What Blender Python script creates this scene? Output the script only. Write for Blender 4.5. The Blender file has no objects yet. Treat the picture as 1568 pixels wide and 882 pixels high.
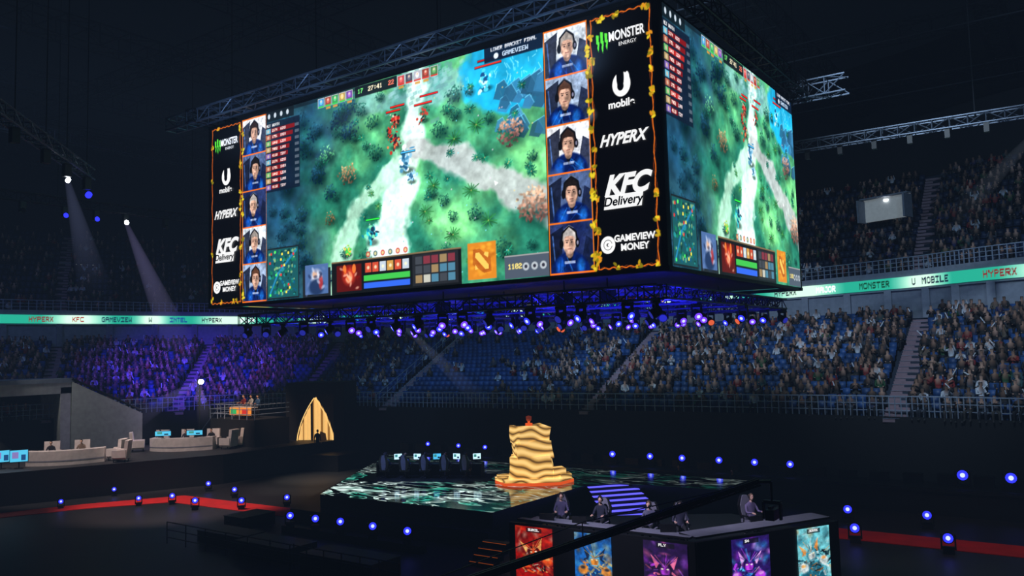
import bpy, math, random
import numpy as np
from mathutils import Vector, Matrix
random.seed(7); rng=np.random.default_rng(7)
SC=bpy.context.scene; COL=bpy.context.collection
try:
    SC.view_settings.view_transform='Standard'; SC.view_settings.look='None'
except Exception: pass

# ------------------------------------------------------------------ materials
def lin(c):
    c=np.asarray(c,dtype=float)
    return np.where(c<=0.04045,c/12.92,((c+0.055)/1.055)**2.4)
MATS={}
def mat(name,col,rough=.6,metal=0,em=None,es=0,noise=.25,scale=3.0,samp=True):
    if name in MATS: return MATS[name]
    m=bpy.data.materials.new(name);m.use_nodes=True;nt=m.node_tree;N=nt.nodes;L=nt.links
    b=N['Principled BSDF'];b.inputs['Roughness'].default_value=rough;b.inputs['Metallic'].default_value=metal
    tc=N.new('ShaderNodeTexCoord');no=N.new('ShaderNodeTexNoise');no.inputs['Scale'].default_value=scale
    mr=N.new('ShaderNodeMapRange');mr.inputs['To Min'].default_value=1-noise;mr.inputs['To Max'].default_value=1+noise
    L.new(tc.outputs['Object'],no.inputs['Vector']);L.new(no.outputs['Fac'],mr.inputs['Value'])
    mx=N.new('ShaderNodeVectorMath');mx.operation='SCALE'
    c=lin(col);mx.inputs[0].default_value=tuple(c[:3])
    L.new(mr.outputs[0],mx.inputs['Scale']);L.new(mx.outputs[0],b.inputs['Base Color'])
    if em is not None:
        e=lin(em);b.inputs['Emission Color'].default_value=(*e,1);b.inputs['Emission Strength'].default_value=es
        if not samp:
            m.cycles.emission_sampling='NONE'
    MATS[name]=m;return m
def attr_mat(name,rough=.8,emis=0,samp=True):
    if name in MATS: return MATS[name]
    m=bpy.data.materials.new(name);m.use_nodes=True;nt=m.node_tree;N=nt.nodes;L=nt.links
    b=N['Principled BSDF'];a=N.new('ShaderNodeAttribute');a.attribute_name='Col'
    b.inputs['Roughness'].default_value=rough
    if emis>0:
        b.inputs['Base Color'].default_value=(.01,.01,.01,1)
        L.new(a.outputs['Color'],b.inputs['Emission Color']);b.inputs['Emission Strength'].default_value=emis
        if not samp: m.cycles.emission_sampling='NONE'
    else: L.new(a.outputs['Color'],b.inputs['Base Color'])
    MATS[name]=m;return m
M_black=mat('black_paint',(.035,.04,.05),.5)
M_steel=mat('truss_steel',(.38,.42,.48),.45,.4)
M_dsteel=mat('dark_steel',(.10,.12,.15),.6,.4)
M_rail=mat('painted_rail',(.55,.60,.68),.5,.1)
M_conc=mat('stand_concrete',(.10,.15,.22),.85,noise=.4)
M_fascia=mat('balcony_fascia',(.50,.53,.58),.8)
M_wallb=mat('dark_wall',(.03,.04,.055),.85)
M_white=mat('offwhite_wall',(.62,.62,.60),.8)
M_aisle=mat('aisle_steps',(.52,.44,.48),.8)
M_led=attr_mat('led_screen_light',.4,1.22,False)
M_led2=attr_mat('led_ribbon_light',.4,1.4,False)
M_led3=attr_mat('printed_panel_light',.5,.85,False)
M_cloth=attr_mat('cloth_and_skin',.8)
M_seat=attr_mat('seat_plastic',.55)

# ------------------------------------------------------------------ mesh builder
class MB:
    def __init__(s): s.v=[];s.f=[];s.m=[];s.mats=[];s.c=[];s.col=(1,1,1)
    def mi(s,m):
        if m not in s.mats: s.mats.append(m)
        return s.mats.index(m)
    def add(s,vs,fs,m):
        o=len(s.v);s.v+= [tuple(v) for v in vs];s.c+=[s.col]*len(vs)
        k=s.mi(m)
        for f in fs: s.f.append(tuple(i+o for i in f));s.m.append(k)
    def box(s,c,d,m,rz=0,M=None):
        hx,hy,hz=d[0]/2,d[1]/2,d[2]/2
        vs=[Vector((x*hx,y*hy,z*hz)) for z in(-1,1) for y in(-1,1) for x in(-1,1)]
        R=Matrix.Rotation(rz,3,'Z') if M is None else M
        vs=[R@v+Vector(c) for v in vs]
        s.add(vs,[(0,2,3,1),(4,5,7,6),(0,1,5,4),(2,6,7,3),(0,4,6,2),(1,3,7,5)],m)
    def tube(s,p0,p1,r,m,n=6,r2=None,cap=True):
        p0=Vector(p0);p1=Vector(p1);d=(p1-p0)
        if d.length<1e-6:return
        q=d.to_track_quat('Z','Y');r2=r if r2 is None else r2
        vs=[]
        for p,rr in((p0,r),(p1,r2)):
            for i in range(n):
                a=2*math.pi*i/n;vs.append(p+q@Vector((math.cos(a)*rr,math.sin(a)*rr,0)))
        fs=[(i,(i+1)%n,n+(i+1)%n,n+i) for i in range(n)]
        if cap: fs+=[tuple(range(n-1,-1,-1)),tuple(range(n,2*n))]
        s.add(vs,fs,m)
    def path(s,pts,r,m,n=6):
        for a,b in zip(pts[:-1],pts[1:]): s.tube(a,b,r,m,n)
    def ball(s,c,r,m,nu=10,nv=7,M=None):
        if not hasattr(r,'__len__'): r=(r,r,r)
        vs=[];fs=[];c=Vector(c);R=M or Matrix.Identity(3)
        for j in range(nv+1):
            ph=math.pi*j/nv
            for i in range(nu):
                a=2*math.pi*i/nu
                vs.append(c+R@Vector((r[0]*math.sin(ph)*math.cos(a),r[1]*math.sin(ph)*math.sin(a),r[2]*math.cos(ph))))
        for j in range(nv):
            for i in range(nu):
                fs.append((j*nu+i,(j+1)*nu+i,(j+1)*nu+(i+1)%nu,j*nu+(i+1)%nu))
        s.add(vs,fs,m)
    def prism(s,poly,z0,z1,m,mtop=None):
        n=len(poly);vs=[(x,y,z0) for x,y in poly]+[(x,y,z1) for x,y in poly]
        s.add(vs,[(i,(i+1)%n,n+(i+1)%n,n+i) for i in range(n)]+[tuple(range(n-1,-1,-1))],m)
        s.add([(x,y,z1) for x,y in poly],[tuple(range(n))],mtop or m)
    def truss(s,p0,p1,w,m,bay=None,r=.035,rd=.02):
        p0=Vector(p0);p1=Vector(p1);d=p1-p0;L=d.length;q=d.to_track_quat('Z','Y')
        bay=bay or w*1.1;nb=max(1,int(L/bay))
        cs=[Vector((a*w/2,b*w/2,0)) for a,b in((-1,-1),(1,-1),(1,1),(-1,1))]
        for c in cs: s.tube(p0+q@c,p1+q@c,r,m,5)
        for k in range(nb):
            a=k/nb*L;b=(k+1)/nb*L
            for i in range(4):
                c0=cs[i];c1=cs[(i+1)%4]
                if k%2: c0,c1=c1,c0
                s.tube(p0+q@(c0+Vector((0,0,a))),p0+q@(c1+Vector((0,0,b))),rd,m,4,cap=False)
                s.tube(p0+q@(cs[i]+Vector((0,0,a))),p0+q@(cs[(i+1)%4]+Vector((0,0,a))),rd,m,4,cap=False)
    def mesh(s,name,smooth=False,colattr=False):
        me=bpy.data.meshes.new(name);me.from_pydata(s.v,[],s.f)
        for m in s.mats: me.materials.append(m)
        me.polygons.foreach_set('material_index',s.m)
        if smooth: me.polygons.foreach_set('use_smooth',[True]*len(s.f))
        if colattr:
            a=me.color_attributes.new('Col','FLOAT_COLOR','POINT')
            c=np.ones((len(s.v),4));c[:,:3]=np.array(s.c);a.data.foreach_set('color',c.ravel())
        me.update();return me
    def obj(s,name,parent=None,loc=(0,0,0),rz=0,**k):
        return add_obj(name,s.mesh(name,**k),parent,loc,rz)
def add_obj(name,data,parent=None,loc=(0,0,0),rz=0):
    o=bpy.data.objects.new(name,data);COL.objects.link(o)
    if parent: o.parent=parent
    o.location=loc;o.rotation_euler=(0,0,rz);return o
def empty(name,loc=(0,0,0)): 
    o=add_obj(name,None,None,loc);o.empty_display_size=.3;return o
def bulk(name,V,loops,starts,cols,m,parent=None,smooth=False):
    me=bpy.data.meshes.new(name)
    me.vertices.add(len(V));me.vertices.foreach_set('co',np.asarray(V,dtype=np.float32).ravel())
    me.loops.add(len(loops));me.loops.foreach_set('vertex_index',np.asarray(loops,dtype=np.int32))
    me.polygons.add(len(starts));me.polygons.foreach_set('loop_start',np.asarray(starts,dtype=np.int32))
    me.materials.append(m)
    me.update(calc_edges=True)
    if smooth: me.polygons.foreach_set('use_smooth',np.ones(len(starts),dtype=bool))
    if cols is not None:
        a=me.color_attributes.new('Col','FLOAT_COLOR','POINT')
        c=np.ones((len(V),4),dtype=np.float32);c[:,:3]=cols;a.data.foreach_set('color',c.ravel())
    me.validate();me.update()
    return add_obj(name,me,parent)
def grid_mesh(name,P,C,m,parent=None):
    h,w=P.shape[:2];idx=np.arange(h*w).reshape(h,w)
    q=np.stack([idx[1:,:-1],idx[1:,1:],idx[:-1,1:],idx[:-1,:-1]],-1).reshape(-1)
    return bulk(name,P.reshape(-1,3),q,np.arange(0,len(q),4),C.reshape(-1,3),m,parent)

# ------------------------------------------------------------------ painter for LED content
FONT={'A':'01110100011000111111100011000110001','B':'11110100011000111110100011000111110','C':'01111100001000010000100001000001111','D':'11110100011000110001100011000111110','E':'11111100001000011110100001000011111','F':'11111100001000011110100001000010000','G':'01111100001000010011100011000101111','H':'10001100011000111111100011000110001','I':'11111001000010000100001000010011111','K':'10001100101010011000101001001010001','L':'10000100001000010000100001000011111','M':'10001110111010110101100011000110001','N':'10001110011010110011100011000110001','O':'01110100011000110001100011000101110','P':'11110100011000111110100001000010000','R':'11110100011000111110101001001010001','S':'01111100001000001110000010000111110','T':'11111001000010000100001000010000100','U':'10001100011000110001100011000101110','V':'10001100011000110001010100101000100','W':'10001100011000110101101011101110001','X':'10001010100101000100010100101010001','Y':'10001100010101000100001000010000100','J':'00111000010000100001000011000101110','0':'01110100011001110101110011000101110','1':'00100011000010000100001000010001110','2':'01110100010000100110010001000011111','4':'00010001100101010010111110001000010','7':'11111000010001000100010000100001000','5':'11111100001111000001000011000101110',':':'00000001000010000000001000010000000',' ':'0'*35}
class Cv:
    def __init__(s,w,h,col=(0,0,0)): s.w=w;s.h=h;s.a=np.ones((h,w,3))*np.array(col)
    def bb(s,x0,y0,x1,y1):
        x0=max(0,int(x0));y0=max(0,int(y0));x1=min(s.w,int(x1)+2);y1=min(s.h,int(y1)+2)
        return (x0,y0,x1,y1) if x1>x0 and y1>y0 else None
    def bl(s,b,m,col):
        x0,y0,x1,y1=b;a=s.a[y0:y1,x0:x1];m=m[...,None];s.a[y0:y1,x0:x1]=a*(1-m)+np.array(col)*m
    def ell(s,cx,cy,rx,ry,col,al=1,soft=.2,rot=0):
        R=max(rx,ry);b=s.bb(cx-R,cy-R,cx+R,cy+R)
        if not b:return
        y,x=np.mgrid[b[1]:b[3],b[0]:b[2]];x=x-cx;y=y-cy
        if rot: c,t=math.cos(rot),math.sin(rot);x,y=x*c+y*t,-x*t+y*c
        d=np.sqrt((x/rx)**2+(y/ry)**2);s.bl(b,np.clip((1-d)/soft,0,1)*al,col)
    def ring(s,cx,cy,r,w,col,al=1):
        b=s.bb(cx-r-w,cy-r-w,cx+r+w,cy+r+w)
        if not b:return
        y,x=np.mgrid[b[1]:b[3],b[0]:b[2]];d=np.abs(np.hypot(x-cx,y-cy)-r);s.bl(b,np.clip(w-d+.5,0,1)*al,col)
    def rect(s,x0,y0,x1,y1,col,al=1):
        x0=max(0,int(x0));y0=max(0,int(y0));x1=min(s.w,int(x1)+1);y1=min(s.h,int(y1)+1)
        if x1<=x0 or y1<=y0:return
        s.bl((x0,y0,x1,y1),np.ones((y1-y0,x1-x0))*al,col)
    def poly(s,pts,col,al=1):
        p=np.array(pts,float);b=s.bb(p[:,0].min(),p[:,1].min(),p[:,0].max(),p[:,1].max())
        if not b:return
        y,x=np.mgrid[b[1]:b[3],b[0]:b[2]];ins=np.zeros(x.shape,bool);n=len(p);j=n-1
        for i in range(n):
            xi,yi=p[i];xj,yj=p[j]
            if yi!=yj: ins^=((yi>y)!=(yj>y))&(x<(xj-xi)*(y-yi)/(yj-yi)+xi)
            j=i
        s.bl(b,ins*float(al),col)
    def line(s,pts,w,col,al=1,soft=1.0):
        for (ax,ay),(bx,by) in zip(pts[:-1],pts[1:]):
            b=s.bb(min(ax,bx)-w,min(ay,by)-w,max(ax,bx)+w,max(ay,by)+w)
            if not b:continue
            y,x=np.mgrid[b[1]:b[3],b[0]:b[2]];dx,dy=bx-ax,by-ay;L=dx*dx+dy*dy+1e-9
            t=np.clip(((x-ax)*dx+(y-ay)*dy)/L,0,1);d=np.hypot(x-ax-t*dx,y-ay-t*dy)
            s.bl(b,np.clip((w/2-d)/soft+.5,0,1)*al,col)
    def text(s,x,y,h,t,col,al=1,slant=0):
        p=h/7.
        for ch in t:
            g=FONT.get(ch,FONT[' '])
            for i,c in enumerate(g):
                if c=='1':
                    r,cc=divmod(i,5);xx=x+cc*p+slant*(6-r)*p
                    s.rect(xx,y+r*p,xx+p-.01,y+(r+1)*p-.01,col,al)
            x+=6*p
def fbm(h,w,base,octs=4,seed=0):
    r=np.random.default_rng(seed);o=np.zeros((h,w));amp=1;tot=0
    for k in range(octs):
        n=base*2**k;g=r.random((int(n*h/w)+3,n+3))
        y=np.linspace(0,g.shape[0]-1.001,h);x=np.linspace(0,g.shape[1]-1.001,w)
        yi=y.astype(int);xi=x.astype(int);fy=(y-yi)[:,None];fx=(x-xi)[None,:]
        fy=fy*fy*(3-2*fy);fx=fx*fx*(3-2*fx)
        a=g[yi][:,xi];b=g[yi][:,xi+1];c=g[yi+1][:,xi];d=g[yi+1][:,xi+1]
        o+=amp*((a*(1-fx)+b*fx)*(1-fy)+(c*(1-fx)+d*fx)*fy);tot+=amp;amp*=.55
    return o/tot
def paint_face(c,x0,y0,x1,y1,bg,hair,skin,k):
    w=x1-x0;h=y1-y0
    c.rect(x0,y0,x1,y1,bg)
    for i in range(9): c.ell(x0+w*random.random(),y0+h*random.random(),w*.25,h*.2,tuple(np.clip(np.array(bg)+random.uniform(-.35,.2),0,1)),.6,1)
    c.poly([(x0,y1),(x0,y0+h*.2),(x0+w*.32,y0+h*.05),(x0+w*.25,y1)],(.05,.07,.15),.85)
    c.poly([(x1,y1),(x1,y0+h*.4),(x0+w*.85,y0+h*.3),(x0+w*.7,y1)],(.06,.09,.2),.85)
    c.line([(x0+w*.06,y0+h*.25),(x0+w*.12,y1)],w*.03,(.35,.55,.9),.6)
    cx=x0+w*(.50+.05*math.sin(k*2.1));cy=y0+h*.40
    c.ell(cx,y1+h*.02,w*.48,h*.44,(.02,.10,.34),1,.1)
    c.ell(cx-w*.22,y1-h*.1,w*.14,h*.22,(.08,.40,.85),.8,.6);c.ell(cx+w*.26,y1-h*.08,w*.12,h*.2,(.12,.5,.9),.7,.6)
    for i in range(6): c.line([(cx+random.uniform(-.35,.35)*w,y1),(cx+random.uniform(-.25,.25)*w,y1-h*.28)],w*.02,random.choice([(.01,.05,.2),(.1,.3,.7),(.2,.6,.95)]),.5)
    c.poly([(cx-w*.1,y0+h*.62),(cx+w*.1,y0+h*.62),(cx,y0+h*.85)],(.01,.03,.1))
    c.rect(cx-w*.12,y1-h*.2,cx+w*.13,y1-h*.15,(.8,.85,.95),.7)
    c.ell(cx,cy+h*.22,w*.10,h*.13,tuple(np.array(skin)*.6))
    c.ell(cx,cy-h*.03,w*.19,h*.28,hair,1,.12)
    c.ell(cx,cy+h*.04,w*.155,h*.24,tuple(np.array(skin)*.95),1,.2)
    c.ell(cx+w*.07,cy+h*.05,w*.09,h*.19,tuple(np.array(skin)*.5),.75,.9)
    c.ell(cx-w*.06,cy+h*.10,w*.05,h*.06,tuple(np.clip(np.array(skin)*1.1,0,1)),.5,1)
    c.ell(cx-w*.06,cy-h*.0,w*.045,h*.035,tuple(np.array(skin)*.5),.6,.8);c.ell(cx+w*.06,cy-h*.0,w*.045,h*.035,tuple(np.array(skin)*.4),.6,.8)
    c.ell(cx-w*.058,cy+h*.005,w*.02,h*.014,(.06,.05,.08));c.ell(cx+w*.055,cy+h*.005,w*.02,h*.014,(.05,.04,.06))
    c.line([(cx-w*.09,cy-h*.045),(cx-w*.02,cy-h*.035)],h*.018,(.2,.13,.11),.8);c.line([(cx+w*.09,cy-h*.045),(cx+w*.02,cy-h*.035)],h*.018,(.15,.1,.1),.8)
    c.ell(cx+w*.01,cy+h*.07,w*.02,h*.045,tuple(np.array(skin)*.6),.8,.8);c.line([(cx-w*.04,cy+h*.145),(cx+w*.04,cy+h*.145)],h*.016,(.42,.2,.2),.9)
    c.ell(cx,cy+h*.2,w*.09,h*.05,tuple(np.array(hair)*.6+np.array(skin)*.3),.5,.9)
    c.poly([(cx-w*.165,cy-h*.04),(cx-w*.14,cy-h*.24),(cx+w*.02,cy-h*.32),(cx+w*.15,cy-h*.22),(cx+w*.165,cy-h*.03),(cx+w*.12,cy-h*.11),(cx,cy-h*.13),(cx-w*.12,cy-h*.12)],hair)
    c.line([(cx-w*.19,cy),(cx-w*.16,cy-h*.2),(cx,cy-h*.34),(cx+w*.16,cy-h*.2),(cx+w*.19,cy)],h*.045,(.05,.05,.07))
    c.line([(cx-w*.12,cy-h*.27),(cx,cy-h*.35),(cx+w*.1,cy-h*.29)],h*.012,(.6,.65,.75),.7)
    c.ell(cx-w*.19,cy+h*.03,w*.055,h*.11,(.05,.05,.07));c.ell(cx+w*.19,cy+h*.03,w*.055,h*.11,(.04,.04,.06));c.ell(cx+w*.195,cy+h*.03,w*.025,h*.05,(.5,.5,.6))
    X0,X1,Y0,Y1=int(x0),int(x1)+1,int(y0),int(y1)+1;t=c.a[Y0:Y1,X0:X1];n=fbm(t.shape[0],t.shape[1],14,3,k*7+3)[...,None];c.a[Y0:Y1,X0:X1]=t*(.62+.72*n)
def paint_game():
    W,H=1280,720;c=Cv(W,H);X=np.linspace(0,1,W)[None,:];Y=np.linspace(0,1,H)[:,None]
    f1=fbm(H,W,5,5,1);f2=fbm(H,W,16,4,2);f3=fbm(H,W,60,3,3)
    t=np.clip((f1-.36)*3.0,0,1)[...,None]
    g=np.array((.15,.44,.36))*(1-t)+np.array((.46,.78,.50))*t
    g*= (.7+.6*f2[...,None]);g*=(.8+.4*f3[...,None])
    dm=np.clip((.42+.12*(f1-.5)*4-.16*Y-X)/.2,0,1)[...,None]
    g=g*(1-dm*.85)+np.array((.12,.26,.40))*(.4+1.1*f2[...,None])*dm*.85
    gl=np.exp(-(((X-.60)/.2)**2+((Y-.45)/.6)**2))[...,None]
    g=g*(1+.20*gl)
    c.a=g
    def path(pts,w,col,al):
        m=np.zeros((H,W))
        yy,xx=np.mgrid[0:H,0:W]
        for (ax,ay,aw),(bx,by,bw) in zip(pts[:-1],pts[1:]):
            ax,bx=ax*W,bx*W;ay,by=ay*H,by*H;dx,dy=bx-ax,by-ay
            tt=np.clip(((xx-ax)*dx+(yy-ay)*dy)/(dx*dx+dy*dy),0,1)
            d=np.hypot(xx-ax-tt*dx,yy-ay-tt*dy)/(W*(aw+(bw-aw)*tt))
            m=np.maximum(m,np.clip((1.15-d+(f2-.5)*1.5)/.4,0,1))
        m=(m*al)[...,None];c.a=c.a*(1-m)+np.array(col)*(.70+.36*f3[...,None]+.24*f2[...,None])*m
    path([(.42,.10,.03),(.60,.13,.035),(.80,.10,.03)],1,(.52,.72,.74),.65)
    path([(.61,-.03,.045),(.60,.15,.036),(.58,.38,.052),(.54,.55,.058),(.50,.85,.066),(.49,1.05,.085)],1,(.88,1.02,.95),.95)
    path([(.28,1.05,.05),(.37,.62,.032),(.47,.50,.03),(.55,.42,.03)],1,(.70,.88,.78),.9)
    path([(.58,.36,.03),(.73,.44,.036),(.85,.58,.032),(1.02,.72,.045)],1,(.72,.74,.74),.92)
    for i in range(110):
        x=random.gauss(.62,.07);y=abs(random.gauss(.06,.08));c.poly([(x*W,y*H),(x*W+18,y*H-4),(x*W+22,y*H+9),(x*W+3,y*H+12)],random.choice([(.60,.78,.80),(.40,.58,.60)]),.45)
    wm=np.clip((1-np.sqrt(((X-.95)/.20)**2+((Y-.08)/.24)**2)+(f2-.5)*.5)/.12,0,1)[...,None]
    c.a=c.a*(1-wm)+(np.array((.12,.60,.76))*(.6+.9*f2[...,None]))*wm
    for i in range(50):
        x=random.gauss(.91,.05)*W;y=random.gauss(.11,.07)*H;c.line([(x,y),(x+random.uniform(-14,14),y+random.uniform(4,22))],2.5,(.65,.98,1),.6)
    for i in range(34):
        x=random.uniform(.87,1.0)*W;y=random.uniform(.18,.40)*H;r=random.uniform(14,40)
        k=random.uniform(.6,1.2);c.poly([(x-r,y+r*.6),(x-r*.5,y-r*.7),(x+r*.3,y-r),(x+r,y+r*.2),(x+r*.3,y+r)],(.22*k,.46*k,.62*k),.8)
        c.line([(x-r*.5,y-r*.7),(x+r*.3,y-r),(x+r,y+r*.2)],2.5,(.45,.82,.95),.6)
    def tree(s,t,r,col,hi,n=70):
        x=s*W;y=t*H;c.ell(x+r*.35,y+r*.5,r*1.4,r*1.0,(.02,.13,.12),.6,.8)
        for i in range(n):
            a=random.uniform(0,6.28);q=math.sqrt(random.random())*r*random.uniform(.8,1.3);k=random.uniform(.6,1.2)
            px=x+q*math.cos(a);py=y+q*math.sin(a)*.85;lit=.5-.5*(q*math.sin(a)/r)
            cc=np.array(col)*(1-lit)*k+np.array(hi)*lit*k
            c.ell(px,py,r*random.uniform(.10,.22),r*random.uniform(.06,.14),tuple(np.clip(cc,0,1)),.85,.6,random.uniform(0,3))
    def fern(s,t,r,col):
        x=s*W;y=t*H;c.ell(x,y+3,r*.8,r*.6,(.03,.18,.14),.55,.8)
        for i in range(13):
            a=i*.48+random.uniform(-.15,.15);l=r*random.uniform(.6,1.05);c.line([(x,y),(x+l*math.cos(a),y+l*.8*math.sin(a))],3.0,tuple(np.array(col)*random.uniform(.55,1.25)),.9)
        c.ell(x,y,2.5,2.5,(.8,.75,.45),.7)
    DT=((.04,.20,.20),(.18,.48,.40));BT=((.03,.13,.22),(.17,.40,.50))
    for i in range(52):
        s=random.uniform(.0,.38);t=random.uniform(.04,1)
        if s>.24 and .50<t<.88: continue
        tree(s,t,random.uniform(22,42),*BT)
    for s,t in [(.34,.1),(.40,.12),(.44,.19),(.38,.25),(.42,.30),(.30,.2),(.47,.08),(.24,.33),(.30,.52),(.42,.83),(.38,.9),(.33,.8),(.70,.22),(.74,.25),(.68,.30),(.66,.58),(.69,.62),(.72,.70),(.70,.84),(.88,.86),(.96,.86),(.84,.30),(.78,.16),(.64,.84),(.96,.50),(.46,.34),(.73,.16),(.79,.70),(.60,.92)]:
        tree(s+random.uniform(-.01,.01),t,random.uniform(16,32),*DT)
    for i in range(44):
        s=random.uniform(.38,.99);t=random.uniform(.12,.95)
        if abs(s-.56)<.08 or abs(t-(.38+(s-.6)*.8))<.05 and s>.6: continue
        fern(s,t,random.uniform(12,24),random.choice([(.14,.52,.40),(.10,.42,.36),(.26,.55,.32)]))
    for s,t in [(.73,.36),(.66,.55),(.78,.60),(.72,.78),(.83,.74),(.63,.66),(.80,.32)]: fern(s,t,36,(.2,.5,.26))
    for i in range(80):
        s=random.uniform(.40,1);t=random.uniform(.12,.95);c.ell(s*W,t*H,3,2.6,random.choice([(.5,.9,.95),(.9,.8,.9),(.9,.8,.5),(.3,.6,.6)]),.7)
    tree(.90,.38,42,(.42,.24,.26),(.90,.70,.58),120);tree(.965,.70,56,(.48,.30,.28),(.96,.80,.66),150);tree(.35,.42,40,(.38,.28,.22),(.86,.68,.48),90)
    tree(.27,.30,34,(.1,.4,.3),(.6,.9,.6),60);c.ell(.25*W,.24*H,64,36,(.40,1,.85),.4,1);tree(.28,.62,26,(.3,.2,.12),(.75,.55,.35),50)
    def hero(s,t,r,cols):
        x=s*W;y=t*H;c.ell(x+4,y+r*.7,r,r*.4,(.02,.08,.08),.6,.6)
        for i in range(34):
            cc=random.choice(cols);c.ell(x+random.gauss(0,r*.34),y+random.gauss(0,r*.46),r*random.uniform(.08,.26),r*random.uniform(.08,.34),cc,.95,.3,random.uniform(0,3))
    hero(.53,.21,30,[(.7,.15,.12),(.9,.4,.3),(.2,.1,.12),(.8,.8,.7)]);hero(.53,.31,30,[(.75,.2,.15),(.3,.15,.2),(.9,.5,.3),(.15,.15,.2)])
    hero(.51,.26,22,[(.1,.2,.2),(.8,.2,.15)]);hero(.63,.22,28,[(.2,.4,.3),(.75,.25,.2),(.1,.2,.2)])
    hero(.57,.42,42,[(.55,.75,.85),(.95,1,1),(.3,.55,.7),(.15,.35,.5)]);hero(.585,.49,26,[(.6,.8,.9),(.2,.4,.55)])
    hero(.44,.73,40,[(.1,.5,.6),(.2,.8,.85),(.5,.9,.7),(.1,.2,.3)]);hero(.83,.14,34,[(.3,.8,.9),(.1,.3,.5),(.8,.95,1)]);hero(.35,.79,22,[(.9,.75,.3),(.3,.8,.3)])
    for s,t,w,cc in [(.50,.165,.05,(.9,.15,.1)),(.515,.145,.05,(.9,.15,.1)),(.60,.165,.06,(.9,.15,.1)),(.62,.13,.06,(.85,.12,.1)),(.80,.07,.08,(.85,.2,.15)),(.81,.045,.09,(.7,.1,.1)),(.42,.655,.05,(.2,.9,.3)),(.55,.37,.05,(.3,.7,.9))]:
        c.rect(s*W-1,t*H-1,(s+w)*W+1,t*H+6,(.03,.05,.05));c.rect(s*W,t*H,(s+w)*W,t*H+4,cc)
    c.a=np.clip((c.a-.45)*1.10+.465,0,1.0)
    # --- HUD : top icons
    c.rect(0,0,W*.40,14,(.04,.07,.1),.6)
    for k in range(10):
        x=(.235+.0285*k+(.165 if k>4 else 0))*W
        cc=[(.3,.55,.75),(.6,.3,.25),(.25,.6,.35),(.7,.6,.35),(.45,.3,.6),(.75,.3,.3),(.3,.3,.35),(.7,.7,.75),(.55,.25,.2),(.3,.5,.3)][k]
        c.rect(x,6,x+33,40,(.75,.78,.8));c.rect(x+2,8,x+31,34,cc)
        c.ell(x+16,20,9,11,tuple(np.clip(np.array(cc)*1.5,0,1)),.9,.3);c.ell(x+16,17,5,5,(.92,.8,.7),.9,.3);c.rect(x+2,35,x+31,39,[(.2,.8,.3),(.85,.2,.15)][k>4])
    for k in range(10):
        if k%3: c.rect((.24+.0285*k+(.165 if k>4 else 0))*W,43,(.24+.0285*k+(.165 if k>4 else 0))*W+22,50,(.85,.6,.25),.9)
    c.rect(.385*W,2,.54*W,40,(.05,.07,.1),.9);c.text(.435*W,12,16,'27:41',(1,.95,.8));c.text(.395*W,12,16,'17',(.5,1,.5));c.text(.51*W,12,16,'22',(1,.5,.4))
    c.rect(.83*W,0,W,46,(.04,.09,.18),.95);c.text(.85*W,4,10.5,'LOWER BRACKET FINAL',(.95,.97,1));c.ell(.865*W,31,10,10,(.9,.95,1));c.text(.885*W,24,14,'GAMEVIEW',(.8,.9,1))
    c.rect(0,0,.13*W,38,(.05,.08,.1),.8)
    for k in range(4): c.ell((.018+.028*k)*W,18,8,11,(.85,.9,.95),.9)
    # --- scoreboard left
    x0,y0,x1,y1=.0*W,.06*H,.155*W,.43*H;c.rect(x0,y0,x1,y1,(.05,.09,.17),.82)
    c.text(x0+8,y0+6,10,'NET WORTH',(.9,.9,.9))
    for k in range(10):
        yy=y0+24+k*24
        c.rect(x0+36,yy,x0+40+130*(1-.075*k),yy+15,(.50,.08,.10) if k%5!=2 else (.72,.16,.14));c.rect(x0+4,yy-1,x0+32,yy+17,[(.4,.7,.8),(.7,.4,.3),(.4,.7,.4),(.7,.6,.4),(.5,.4,.7)][k%5])
        c.ell(x0+18,yy+8,7,7,(.85,.75,.65),.8);c.text(x0+42,yy+3,9,['2174','1751','1042','7052','4110'][k%5],(1,.9,.85));c.text(x0+90,yy+3,9,['WIND','LION','TINY','SVEN','LUNA'][(k*3)%5],(.95,.85,.85))
        c.rect(x1-26,yy+2,x1-4,yy+12,(.8,.82,.85),.35)
    # --- minimap
    x0,y0,x1,y1=.01*W,.735*H,.145*W,.985*H;c.rect(x0-5,y0-5,x1+5,y1+5,(.1,.12,.14));c.rect(x0,y0,x1,y1,(.10,.34,.36))
    for i in range(150): c.ell(random.uniform(x0+8,x1-8),random.uniform(y0+8,y1-8),random.uniform(3,9),random.uniform(3,8),random.choice([(.05,.2,.18),(.1,.5,.35),(.05,.35,.5),(.6,.75,.5),(.15,.6,.6)]),.8)
    c.line([(x0+10,y1-10),(x0+60,(y0+y1)/2),(x1-10,y0+10)],9,(.15,.55,.75),.8)
    for i in range(16): c.rect(*(lambda a,b:(a,b,a+8,b+8))(random.uniform(x0+5,x1-12),random.uniform(y0+5,y1-12)),random.choice([(.9,.2,.2),(.3,1,.4),(1,.9,.3)]))
    # --- bottom unit panel
    c.rect(.165*W,.86*H,.28*W,H,(.12,.14,.16));c.rect(.175*W,.84*H,.27*W,.985*H,(.30,.42,.62));c.ell(.222*W,.90*H,36,34,(.85,.85,.9),.95,.5);c.ell(.222*W,.95*H,46,34,(.12,.2,.35),.95,.3);c.ell(.215*W,.885*H,14,17,(.85,.68,.58),1,.3);c.ell(.24*W,.93*H,14,30,(.75,.2,.2),.8,.4)
    for i in range(12): c.ell(random.uniform(.18,.265)*W,random.uniform(.86,.98)*H,8,14,random.choice([(.1,.15,.3),(.8,.85,.95),(.4,.5,.7)]),.6,.6,random.uniform(0,3))
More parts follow.
